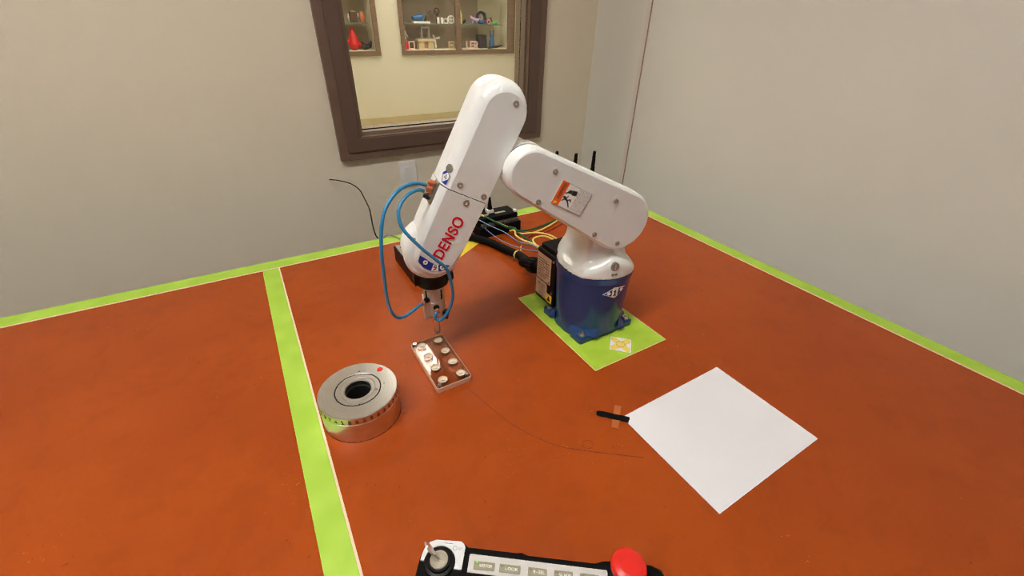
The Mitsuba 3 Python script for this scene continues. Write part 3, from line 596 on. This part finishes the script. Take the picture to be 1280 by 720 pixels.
rl('tool_flange', tl_(cat_([lathe([(0, .1735), (.027, .1735), (.0315, .177), (.0325, .190), (.0325, .2035), (0, .2035)], 48), bx(.020, .0375, -.02, .016, .182, .203), rbx(-.041, -.020, -.012, .018, .184, .202, .003)])), black_metal, robot, 35, label='black tool flange under the wrist')
gb = lathe([(0, .102), (.0205, .102), (.0217, .1032), (.0217, .1375), (.0212, .138), (.0212, .1388), (.0217, .1393), (.0217, .1735), (0, .1735)], 56)
grip = rl('gripper', tl_(gb), aluminium, robot, 35, label='turned aluminium gripper below the flange')
for a in np.linspace(.3, 2*PI+.3, 5)[:-1]:
    rl('slot', tl_(xf(rbx(-.0024, .0024, .0185, .0222, .142, .166, .0008), trimesh.transformations.rotation_matrix(a+.35, (0, 0, 1)))), dark_hole, grip)
rl('bracket', tl_(rbx(.0085, .0245, -.010, .012, .0945, .146, .0015)), aluminium, grip)
rl('jaw', tl_(cat_([rbx(-.0125, -.0085, -.006, .006, .084, .103, .001), rbx(.0085, .0125, -.006, .006, .092, .103, .001)])), steel, grip)
rl('sensor', tl_(cat_([rbx(-.0255, -.0125, .010, .021, .099, .112, .002), rbx(-.0235, -.0165, .014, .022, .092, .101, .002)])), black_plastic, grip, label='small black sensor block')
for (org, dr_) in (((.0165, .0150, .1450), (.80, .60, -.06)), ((.0000, .0215, .1270), (.05, 1., -.10))):
    FM = axis_frame(np.array(org)+[TD, 0, 0], dr_)
    ft = rl('fitting', xf(lathe([(0, -.004), (.0062, -.004), (.0062, .0025), (.0046, .003), (.0046, .0095), (0, .0095)], 20), FM), black_metal, grip)
    rl('collar', xf(lathe([(0, .0095), (.0050, .0095), (.0056, .0105), (.0056, .0145), (.0040, .0150), (0, .0150)], 20), FM), orange_plastic, ft, label='orange push-in collar')

# air manifold on the front of the forearm and the two blue hoses
mo = lambda m, t, o, h: xf(m, np.array([[0, -TU[0], WU[0], (TU*t+WU*(.4905+h))[0]], [1., 0, 0, o], [0, -TU[1], WU[1], (TU*t+WU*(.4905+h))[1]], [0, 0, 0, 1.]]))
tM = tz(.368, .381)
mani = rl('air_manifold', cat_([mo(rbx(-.012, .009, -.024, .018, -.012, .0035, .0012), tM, .024, 0), mo(rbx(-.008, .006, -.018, .014, .003, .009, .0015), tM, .026, 0)]), screw_grey, robot, 30, label='grey air manifold on the front of the forearm')
for i, (x, y) in enumerate(((-.006, .012), (.002, .009), (-.005, .000), (.003, -.003), (-.004, -.012), (.003, -.014))):
    rl('fitting', cat_([mo(lathe([(0, .006), (.0042, .006), (.0042, .012), (.0030, .0125), (.0030, .0165), (0, .0165)], 12), tM, .026, 0).apply_translation((0, 0, 0))]).apply_translation((y*-TU[0], x, y*-TU[1])), (brass, steel, screw_grey, brass, steel, dark_hole)[i], mani, 30)
for y in (.013, .003):
    rl('hose_collar', mo(lathe([(0, .008), (.0044, .008), (.0044, .0165), (.0038, .0185), (0, .0185)], 18), tM-y, .026+.004, 0), orange_plastic, mani, 30, label='orange hose collar')


# ------------------------------------------------------------------ things on the bench
def closed_loop(hp, r, m, parent, label): return put('air_hose', tube([LW(*q) for q in hp], r, 12, 10), m, parent, True, label=label)
HP1 = [(0.3735, 0.03, 0.3895), (0.3885, 0.035, 0.3961), (0.4083, 0.045, 0.3972), (0.4289, 0.06, 0.3907), (0.4478, 0.075, 0.3725), (0.4585, 0.085, 0.346), (0.4645, 0.09, 0.3057), (0.4669, 0.085, 0.2568), (0.4681, 0.075, 0.2005), (0.4645, 0.066, 0.1666), (0.4545, 0.058, 0.1447), (0.4389, 0.048, 0.138), (0.418, 0.035, 0.1411), (0.4015, 0.0238, 0.1444)]
HP2 = [(0.3790, 0.03, 0.3800), (0.3882, 0.036, 0.3850), (0.4047, 0.046, 0.3833), (0.4204, 0.058, 0.374), (0.4284, 0.068, 0.3591), (0.4265, 0.076, 0.3393), (0.4147, 0.08, 0.319), (0.3945, 0.078, 0.2915), (0.3735, 0.075, 0.2668), (0.3555, 0.07, 0.2425), (0.3476, 0.064, 0.2078), (0.345, 0.058, 0.1741), (0.3502, 0.052, 0.1442), (0.3604, 0.047, 0.121), (0.372, 0.043, 0.1085), (0.3800, 0.041, 0.1135), (0.3790, 0.0395, 0.1230), (0.3750, 0.0345, 0.1260)]
closed_loop(HP1, .0031, hose_blue, robot, 'blue air hose with the wide outer loop to the side port')
closed_loop(HP2, .0031, hose_blue, robot, 'blue air hose crossing the wrist to the front port')

# clear vial in the gripper
v = lathe([(0, .0425), (.0045, .0430), (.0068, .0455), (.0072, .049), (.0072, .1005), (.0055, .1005), (.0055, .0520), (.0045, .0500), (0, .0492)], 32)
ctb = put('clear_tube', xf(xf(v, np.array([[1, 0, 0, TD], [0, 1, 0, 0], [0, 0, 1, 0], [0, 0, 0, 1.]])), ML), 'acrylic', None, 40, label='clear tube with a rounded end held upright by the gripper over the plate', cat='tube')

e_ = lathe([(.0030, .0424), (.0047, .0428), (.0071, .0455), (.0074, .0485), (.0072, .0485)], 32)
put('rounded_rim', xf(xf(e_, np.array([[1, 0, 0, TD], [0, 1, 0, 0], [0, 0, 1, 0], [0, 0, 0, 1.]])), ML), 'sawn_edge', ctb, 40, label='matt rounded end')
# clear plate with eight pockets
PX0, PX1, PY0, PY1, PT = .1915, .2685, .585, .7432, .0122
pz = TABLE+.0006
pt = thing('acrylic_plate', 'clear rectangular acrylic plate with eight round pockets lying on the bench', 'plate')
out = sbox(PX0, PY0, PX1, PY1).buffer(-.007).buffer(.007, quad_segs=6)
HOLES = [(x, y) for y in (.7272, .6867, .6465, .6065) for x in (.2122, .2520)]
HR = .0098
slotp = affinity.rotate(sbox(-.0018, -.021, .0018, .021), -22, origin=(0, 0)); slotp = affinity.translate(slotp, .2305, .6590)
flat = ext(out.buffer(-.0008), 0, PT)
from shapely.geometry.polygon import orient
def cs(poly): return m3.CrossSection([np.array(orient(g, 1.).exterior.coords)[:-1] for g in getattr(poly, 'geoms', [poly])])
inn = out.buffer(-.0016)
pm = m3.Manifold.batch_hull([cs(inn.buffer(-.0007)).extrude(PT), cs(inn).extrude(PT-.0007)])
for x, y in HOLES: pm = pm - m3.Manifold.cylinder(PT, HR, HR, 32).translate((x, y, .0070))
pm = pm - cs(slotp).extrude(PT).translate((0, 0, PT-.004))
SCR = ((.2000, .7362), (.2003, .5935), (.2600, .5955))
for x, y in SCR: pm = pm - m3.Manifold.cylinder(.05, .0032, .0032, 20).translate((x, y, -.01))
put('body', tm(pm.translate((0, 0, pz))), 'acrylic', pt, 25)
put('edge', cat_([ext(out.difference(out.buffer(-.0014)), pz, pz+PT-.0008), ext(out.buffer(-.0004).difference(out.buffer(-.0014)), pz+PT-.0008, pz+PT)]), 'sawn_edge', pt, 25, label='matt sawn edge')
mat('sawn_edge', (.62, .40, .27), .6)
mat('pocket_floor', (.74, .62, .48), .6)
for x, y in HOLES:
    cup = lathe([(0, .0072), (.0096, .0072), (.0096, .0118), (.0091, .0118), (.0091, .0080), (0, .0080)], 28); cup.apply_translation((x, y, pz)); pk = put('pocket', cup, 'pocket_floor', pt, 30, label='frosted round pocket')
    put('slit', ext(affinity.rotate(affinity.scale(Point(x, y).buffer(1), .0050, .0013), -22), pz+.0080, pz+.0083), screw_grey, pk, False)
for x, y in SCR:
    s_ = cat_([lathe([(0, PT+.0002), (.0048, PT+.0002), (.0048, PT+.0012), (.0040, PT+.0034), (.0022, PT+.0034), (.0022, PT+.0018), (0, PT+.0018)], 24), cyl(.0027, .0002, PT+.0002, n=16)])
    s_.apply_translation((x, y, pz)); put('screw', s_, steel, pt, 30)

# steel ring with a marked dial band
RC = (.052, .613)
sr = thing('steel_ring', 'heavy turned steel ring with a marked dial band at the left edge', 'ring')
put('body', at(lathe([(.046, .0008), (.0690, .0008), (.0698, .0016), (.0698, .0440), (.0690, .0446), (.0690, .0452), (.0400, .0452), (.0400, .030), (.046, .030), (.046, .0008)], 120), *RC), turned_steel, sr, 30)
put('dial_band', at(lathe([(.0408, .0454), (.0698, .0454), (.0698, .0596), (.0688, .0606), (.0416, .0606), (.0408, .0600), (.0408, .0454)], 120), *RC), turned_steel, sr, 30)
put('hub', at(lathe([(.0225, .010), (.0390, .010), (.0390, .0600), (.0384, .0606), (.0312, .0606), (.0306, .0598), (.0298, .0606), (.0240, .0606), (.0225, .0590), (.0225, .010)], 96), *RC), turned_steel, sr, 30)
put('groove', at(lathe([(.0392, .0592), (.0406, .0592), (.0406, .0604), (.0392, .0604), (.0392, .0592)], 96), *RC), black_ink, sr, 30)
put('bore', at(lathe([(0, .0095), (.0224, .0095), (.0224, .048), (.0215, .048), (.0215, .0105), (0, .0105)], 48), *RC), dark_hole, sr, 30)
put('dark_foot', at(lathe([(.046, 0), (.0702, 0), (.0702, .0007), (.046, .0007)], 96), *RC), black_ink, sr, 30)
dial = []
for i in range(36):
    a = math.radians(i*10+4); M = axis_frame((RC[0]+.0699*math.cos(a), RC[1]+.0699*math.sin(a), TABLE+.0518), (math.cos(a), math.sin(a), 0))
    M[:3, 0] = (-math.sin(a), math.cos(a), 0); M[:3, 1] = (0, 0, 1); M[:3, 2] = (math.cos(a), math.sin(a), 0)
    put('numeral', xf(at(text('0123456789'[(i*7) % 10], .0078, .0050, .0003), -.0025, -.0040, 0), M), black_ink, sr, False)
rd = put('red_dot', at(lathe([(0, .0607), (.0056, .0607), (.0050, .0617), (0, .0619)], 28), .1010, .6440), red_plastic, sr, 40, label='red dot on the top face')
for x, y, r_ in ((.0975, .6040, .0012), (.0655, .6575, .0016), (.0620, .6545, .0009), (.0455, .5745, .0014), (.0495, .5760, .0010)):
    put('pin_hole', at(lathe([(0, .0606), (r_, .0606), (r_, .0609), (0, .0609)], 12), x, y), black_ink, sr, False)
put('ball_plunger', at(lathe([(0, .0600), (.0030, .0607), (.0022, .0618), (0, .0623)], 16), .0805, .5970), steel, sr, True)

# paper and tapes
put('paper_sheet', bx(.4725, .752, .142, .358, TABLE+.0002, TABLE+.0007), paper_white, None, False, label='blank white paper sheet at the right edge of the bench', cat='paper')
tv = np.array([.0430, -.0450]); ta = math.degrees(math.atan2(tv[1], tv[0]))
jag = [(-.031, -.0060), (-.024, -.0068), (-.010, -.0062), (.004, -.0070), (.018, -.0064), (.0295, -.0072), (.0285, -.002), (.0312, .001), (.0296, .0066), (.017, .0068), (.005, .0060), (-.012, .0066), (-.026, .0060), (-.0318, .0030)]
bt = affinity.translate(affinity.rotate(Polygon(jag), ta, origin=(0, 0)), .4585, .3675)
put('black_tape', ext(bt, TABLE+.0016, TABLE+.0022), black_matte, None, False, label='short black tape strip lying over the corner of the paper', cat='tape')
ct = affinity.translate(affinity.rotate(sbox(-.0285, -.0065, .0285, .0065), ta+88, origin=(0, 0)), .4640, .3640)
put('clear_tape', ext(ct, TABLE+.0009, TABLE+.0014), 'tape_film', None, False, label='clear tape piece crossing under the black tape strip', cat='tape')
nu = np.array([-.855, -.520]); nu /= np.linalg.norm(nu); nv_ = np.array([-nu[1]*-1, 0]); npv = np.array([nu[1], -nu[0]]); c0 = np.array([.5680, 1.1415])
put('sticky_note', ext(Polygon([c0, c0+nu*.135, c0+nu*.135+npv*.075, c0+npv*.075]), TABLE, TABLE+.0006), note_yellow, None, False, label='yellow paper note lying behind the robot wrist', cat='note')

# power supply box behind the wrist
ps = thing('power_supply', 'low black box with a grey top near the back edge strip', 'power supply')
put('case', rbx(.2895, .400, 1.000, 1.160, TABLE, TABLE+.0485, .0025), black_plastic, ps)
put('top_plate', bx(.2935, .396, 1.030, 1.157, TABLE+.0486, TABLE+.0500), grey_plate, ps, False, label='grey top plate')
put('end_block', rbx(.294, .398, 1.0015, 1.0285, TABLE+.046, TABLE+.056, .002), black_plastic, ps)
for x, y in ((.3050, 1.088), (.3080, 1.140), (.3110, 1.148), (.3055, 1.135)):
    put('mark', bx(x-.0035, x+.0035, y-.002, y+.002, TABLE+.0500, TABLE+.0504), black_ink, ps, False)
put('thin_cable', tube([(.318, 1.158, TABLE+.030), (.328, 1.185, TABLE+.012), (.3476, 1.2675, TABLE+.0035), (.3389, 1.3073, TABLE+.0040), (.3215, 1.3306, TABLE+.0065), (.3028, 1.322, TABLE+.0060), (.2945, 1.3250, TABLE+.0060)], .0021, 8), screw_grey, None, True, label='thin grey cable looping over the green strip to the black box', cat='cable')
put('wall_cable', tube(CABLE, .0022, 8), black_plastic, None, True, label='thin black cable hanging from the wall down to the bench edge', cat='cable')

# terminal module with wiring
tmn = thing('terminal_module', 'black terminal module with small stubs on top behind the robot arm', 'control module')
put('base', rbx(.585, .745, 1.165, 1.262, TABLE, TABLE+.036, .003), rubber, tmn)
put('deck', rbx(.589, .741, 1.182, 1.255, TABLE+.0355, TABLE+.062, .003), rubber, tmn)
for i in range(14): put('terminal', rbx(.594+i*.0104, .6015+i*.0104, 1.166, 1.1815, TABLE+.0365, TABLE+.0465, .001), 'terminal_grey', tmn)
for i in range(2): put('nameplate', bx(.60+i*.065, .640+i*.065, 1.205, 1.216, TABLE+.0620, TABLE+.0626), grey_plate, tmn, False)
put('socket', rbx(.7305, .7405, 1.186, 1.200, TABLE+.062, TABLE+.070, .001), label_white, tmn)
put('socket', rbx(.640, .664, 1.215, 1.235, TABLE+.062, TABLE+.074, .0015), label_white, tmn)
for x, h_ in ((.6530, .045), (.6250, .026)):
    put('stub', hullpts([(x+a*.007*s_, 1.225+b*.006*s_, TABLE+z) for a in (-1, 1) for b in (-1, 1) for z, s_ in ((.072, 1.), (.072+h_, .35))]), black_matte, tmn)
rt_ = thing('router', 'black router with three antennas behind the upper arm', 'router')
put('body', rbx(.915, 1.150, 1.215, 1.268, TABLE, TABLE+.020, .004), black_plastic, rt_)
for x, zt in ((.9430, .232), (1.0320, .214), (1.1210, .212)):
    put('antenna', hullpts([(x+a*w_, 1.25+b*w_*.8, TABLE+z) for a in (-1, 1) for b in (-1, 1) for z, w_ in ((.0205, .0065), (.06, .0085), (zt-.004, .0045), (zt, .003))]), black_matte, rt_)

pc = thing('power_cable', 'thick black cable with round plug behind the connector panel', 'cable')
put('sleeve', tube([(.470, 1.30, TABLE+.0135), (.515, 1.225, TABLE+.0135), (.5685, 1.1462, TABLE+.0135), (.5925, 1.0977, TABLE+.0135), (.6068, 1.0354, TABLE+.016), (.6157, .9774, TABLE+.022), (.6080, .9250, TABLE+.034), (.6000, .8900, TABLE+.045)], .0125, 16), rubber, pc, True)
pd = np.array([-.08, 1.0, -.22]); PF = axis_frame((.5905, .7660, TABLE+.078), pd)
put('plug', xf(lathe([(0, .0005), (.0190, .0005), (.0190, .030), (.0175, .034), (.0175, .060), (.0205, .062), (.0205, .092), (.0165, .097), (.0150, .128), (0, .128)], 28), PF), rubber, pc, 30)
for i in range(14):
    a = 2*PI*i/14; put('grip_rib', xf(at(rbx(-.0016, .0016, -.0012, .0012, .066, .088, .0008, 6), .0212*math.cos(a), .0212*math.sin(a), 0), PF), black_metal, pc)
tf = axis_frame((.6155, .9760, TABLE+.0222), (.1, -1, .12))
tie = put('tie', xf(lathe([(.0128, -.0025), (.0140, -.0025), (.0140, .0025), (.0128, .0025), (.0128, -.0025)], 24), tf), wire_yellow, pc, 30, label='pale yellow cable tie')
put('tail', tube([(.6290, .978, TABLE+.030), (.632, .985, TABLE+.038), (.636, .988, TABLE+.045)], .0012, 6), wire_yellow, tie, True)

def wire(pts, r, m, label): put('wire', tube([(x, y, z) for x, y, z in pts], r, 8), m, None, True, label=label, cat='wire')
wire([(.600, 1.235, .8162), (.6135, 1.2025, .8162), (.6457, 1.1671, .80), (.6836, 1.1417, .78), (.7128, 1.1274, .760), (.7522, 1.1124, .757), (.8101, 1.1237, .755), (.8982, 1.1612, .754), (.95, 1.20, .754)], .0033, wire_yellow, 'yellow wire running from the terminal module to the far right behind the arm')
wire([(.670, 1.115, .783), (.6661, 1.0783, .80), (.6629, 1.0641, .79), (.675, 1.042, .78), (.6773, .9911, .79), (.6629, .9267, .81), (.650, .86, .845), (.645, .78, .87), (.640, .7670, .880)], .0033, wire_yellow, 'yellow wire bending down from the module to the connector panel')
wire([(.712, 1.11, .764), (.7386, 1.0921, .770), (.773, 1.0702, .770), (.7831, 1.0234, .775), (.7931, .9721, .765), (.80, .90, .754)], .0030, wire_yellow, 'yellow wire reaching right behind the shoulder casting')
wire([(.668, .905, .800), (.6757, .9724, .797), (.6880, .9996, .80), (.7196, 1.0024, .80), (.7366, .9823, .80), (.7471, .9467, .795), (.745, .88, .80), (.69, .80, .83), (.672, .7670, .86)], .0030, wire_yellow, 'yellow wire arching just above the connector panel')
wire([(.612, 1.225, .8160), (.6257, 1.1774, .812), (.6659, 1.1385, .79), (.7068, 1.1356, .768), (.757, 1.1283, .763), (.8187, 1.1448, .757), (.8909, 1.1634, .757), (.945, 1.19, .758)], .0034, wire_green, 'dark green wire beside the long yellow wire')
wire([(.676, 1.13, .79), (.6706, 1.0817, .805), (.6719, 1.0706, .795), (.6847, 1.0534, .786), (.700, 1.0, .775), (.71, .92, .768)], .0034, wire_green, 'dark green wire curling down in front of the terminal module')
wire([(.57, 1.215, .8150), (.5869, 1.185, .814), (.613, 1.1538, .80), (.6477, 1.107, .785), (.6661, 1.0523, .772), (.6611, .967, .80), (.6329, .891, .83), (.625, .80, .86), (.622, .7670, .873)], .0017, wire_blue, 'upper thin blue wire from the module to the panel')
wire([(.600, 1.1625, .790), (.6121, 1.150, .776), (.6219, 1.0879, .770), (.6444, 1.0325, .768), (.6551, .9788, .778), (.6491, .9266, .80), (.630, .82, .84), (.606, .7670, .868)], .0014, wire_blue, 'lower thin pale blue wire crossing the black cable')
wire([(.700, 1.09, .7525), (.7612, 1.105, .7525), (.8106, 1.1054, .7525), (.8836, 1.1279, .7525), (.95, 1.16, .7525)], .0018, wire_red, 'thin dark red wire flat on the bench behind the arm')

# wall plate on the back wall
wp = thing('wall_plate', 'plain white wall plate under the window frame', 'wall plate')
put('plate', rbx(.537, .613, Y-.007, Y-.0003, .722, .838, .0025), white_flat, wp)
put('insert', rbx(.558, .592, Y-.0095, Y-.0072, .746, .814, .001), label_white, wp)
for z in (.733, .827): put('screw', xf(cyl(.003, 0, .0012, n=16), axis_frame((.575, Y-.0071, z), (0, -1, 0))), white_flat, wp)

# teach pendant at the near edge (own frame: a along its top edge, b towards the viewer)
PO = np.array([.0719, .3076, TABLE]); PE, PF_ = np.array([.806, -.592, 0]), np.array([-.592, -.806, 0])
PE = PE/np.linalg.norm(PE); PF_ = np.array([PE[1], -PE[0], 0])
MP = np.eye(4); MP[:3, 0], MP[:3, 1], MP[:3, 2], MP[:3, 3] = PE, -PF_, (0, 0, 1), PO      # y up the pendant, away from the viewer
def pp(name, m, mm, parent, smooth=35, **k): return put(name, xf(tm(m), MP), mm, parent, smooth, **k)
tp = thing('teach_pendant', 'black handheld control pendant with key switch and red button at the near edge', 'control pendant')
PZ = .040
outl = Polygon([(-.010, -.18), (-.010, -.024), (-.006, -.009), (.004, -.0005), (.042, .0012), (.050, -.0040), (.1160, -.0042), (.1215, -.0030), (.1310, -.0058), (.2190, -.0060), (.2290, -.0020), (.2480, .0), (.2920, -.0005), (.3035, -.0050), (.3085, -.0160), (.3085, -.18)]).buffer(.001)
pp('body', m3.Manifold.batch_hull([cs(outl.convex_hull.buffer(-.006)).extrude(.002)] + [cs(outl.convex_hull.buffer(-.003)).extrude(.014).translate((0, 0, .006))]), black_plastic, tp)
pp('shell', cat_([ext(outl.buffer(-.0008), .018, PZ-.002), ext(outl.buffer(-.002), PZ-.002, PZ-.001)]), rubber, tp, 30)
kc = (.0170, -.0274)
crn = Polygon([(-.0085, -.0290), (-.0072, -.014), (-.0020, -.0045), (.006, -.0002), (.0400, .0012), (.0450, -.0020), (.0470, -.0060), (.0470, -.0330), (-.0085, -.0330)]).buffer(-.001).buffer(.001).difference(Point(*kc).buffer(.0205)).difference(sbox(-.02, -.05, .036, -.0274))
pp('white_corner', ext(crn, PZ-.0009, PZ+.0016), pendant_white, tp, 30, label='white corner plate around the key switch')
pp('print', ext(Point(.0335, -.0085).buffer(.0028).difference(Point(.0335, -.0085).buffer(.0023)).union(sbox(.0375, -.0075, .0430, -.0070)).union(sbox(.0375, -.0095, .0415, -.0090)).union(sbox(.0180, -.0035, .0300, -.0030)), PZ+.0016, PZ+.0018), grey_ink, tp, False)
def pat(m, a, b, z=0.): return at(m, a, b, z)
ks = pp('key_switch', pat(cat_([lathe([(0, PZ-.0009), (.0200, PZ-.0009), (.0200, PZ+.001), (.0185, PZ+.003), (.0150, PZ+.004), (.0140, PZ+.007), (0, PZ+.007)], 48)]), *kc), black_plastic, tp, 30, label='round black key switch')
pp('barrel', pat(lathe([(.0, PZ+.0071), (.0112, PZ+.0071), (.0116, PZ+.0085), (.0106, PZ+.0096), (.0085, PZ+.0096), (.0080, PZ+.0088), (0, PZ+.0088)], 40), *kc), key_metal, ks, 30)
kb = ext(affinity.scale(Point(0, .023).buffer(.0088), 1., 1.2).union(sbox(-.0036, 0, .0036, .014)).difference(Point(0, .029).buffer(.0028)), -.0011, .0011)
ky = np.array([-.62, .10, 1.]); kx = np.array([.10, .267, -.59]); kx = -(kx - ky*(kx@ky)/(ky@ky))
kb = xf(kb, frame((kc[0]+.001, kc[1]+.001, PZ+.0085), kx, ky))
kk = put('key', xf(kb, MP), key_metal, None, 30, label='small brass coloured key standing in the pendant key switch', cat='key')
pnl = Polygon([(.0542, -.0122), (.2336, -.0132), (.2336, -.16), (.0560, -.16)]).difference(sbox(.0, -.20, .0, -.20)).buffer(-.002).buffer(.002)
top_p = pnl.intersection(sbox(0, -.0345, .3, 0))
pn = pp('panel', ext(top_p, PZ-.0009, PZ+.0002), panel_grey, tp, 30, label='light grey key panel')
pp('screen', ext(sbox(.0600, -.150, .2300, -.0400), PZ-.0009, PZ+.0004), dark_hole, tp, False)
for i, (a0, a1, s_) in enumerate(((.0617, .0888, 'MOTOR'), (.0949, .1222, 'LOCK'), (.1320, .1562, 'R-SEL'), (.1655, .1893, 'M-MOD'), (.1985, .2225, 'SPEED'))):
    b = pp('button', rbx(a0, a1, -.0305, -.0204, PZ+.0002, PZ+.0016, .0012), button_grey, pn)
    tx = text(s_, .0034, (a1-a0)*.60, .0003); pp('lettering', at(tx, a0+(a1-a0)*.28, -.0272, PZ+.0016), label_white, pn, False)
    pp('led', pat(lathe([(0, PZ+.0016), (.0018, PZ+.0016), (.0012, PZ+.0026), (0, PZ+.0028)], 14), a0+.0034, -.0222), led_lit if i == 0 else grey_plate, pn, True, label='lit green indicator' if i == 0 else None)
ea = (.2570, -.0160)
es = pp('stop_base', pat(lathe([(0, PZ-.0009), (.0220, PZ-.0009), (.0215, PZ+.004), (.0150, PZ+.006), (.0130, PZ+.014), (0, PZ+.014)], 40), *ea), black_plastic, tp, 30, label='black collar of the red button')
pp('stop_button', pat(lathe([(0, PZ+.0141), (.0150, PZ+.0141), (.0215, PZ+.0165), (.0225, PZ+.0205), (.0218, PZ+.0240), (.0190, PZ+.0268), (.0120, PZ+.0282), (.0112, PZ+.0276), (0, PZ+.0280)], 56), *ea), red_plastic, tp, 50, label='large red mushroom stop button')
pp('side_peg', pat(lathe([(0, .016), (.0050, .016), (.0050, .030), (.004, .0315), (0, .0315)], 20), .3135, -.0155), cream_edge, tp, 30)
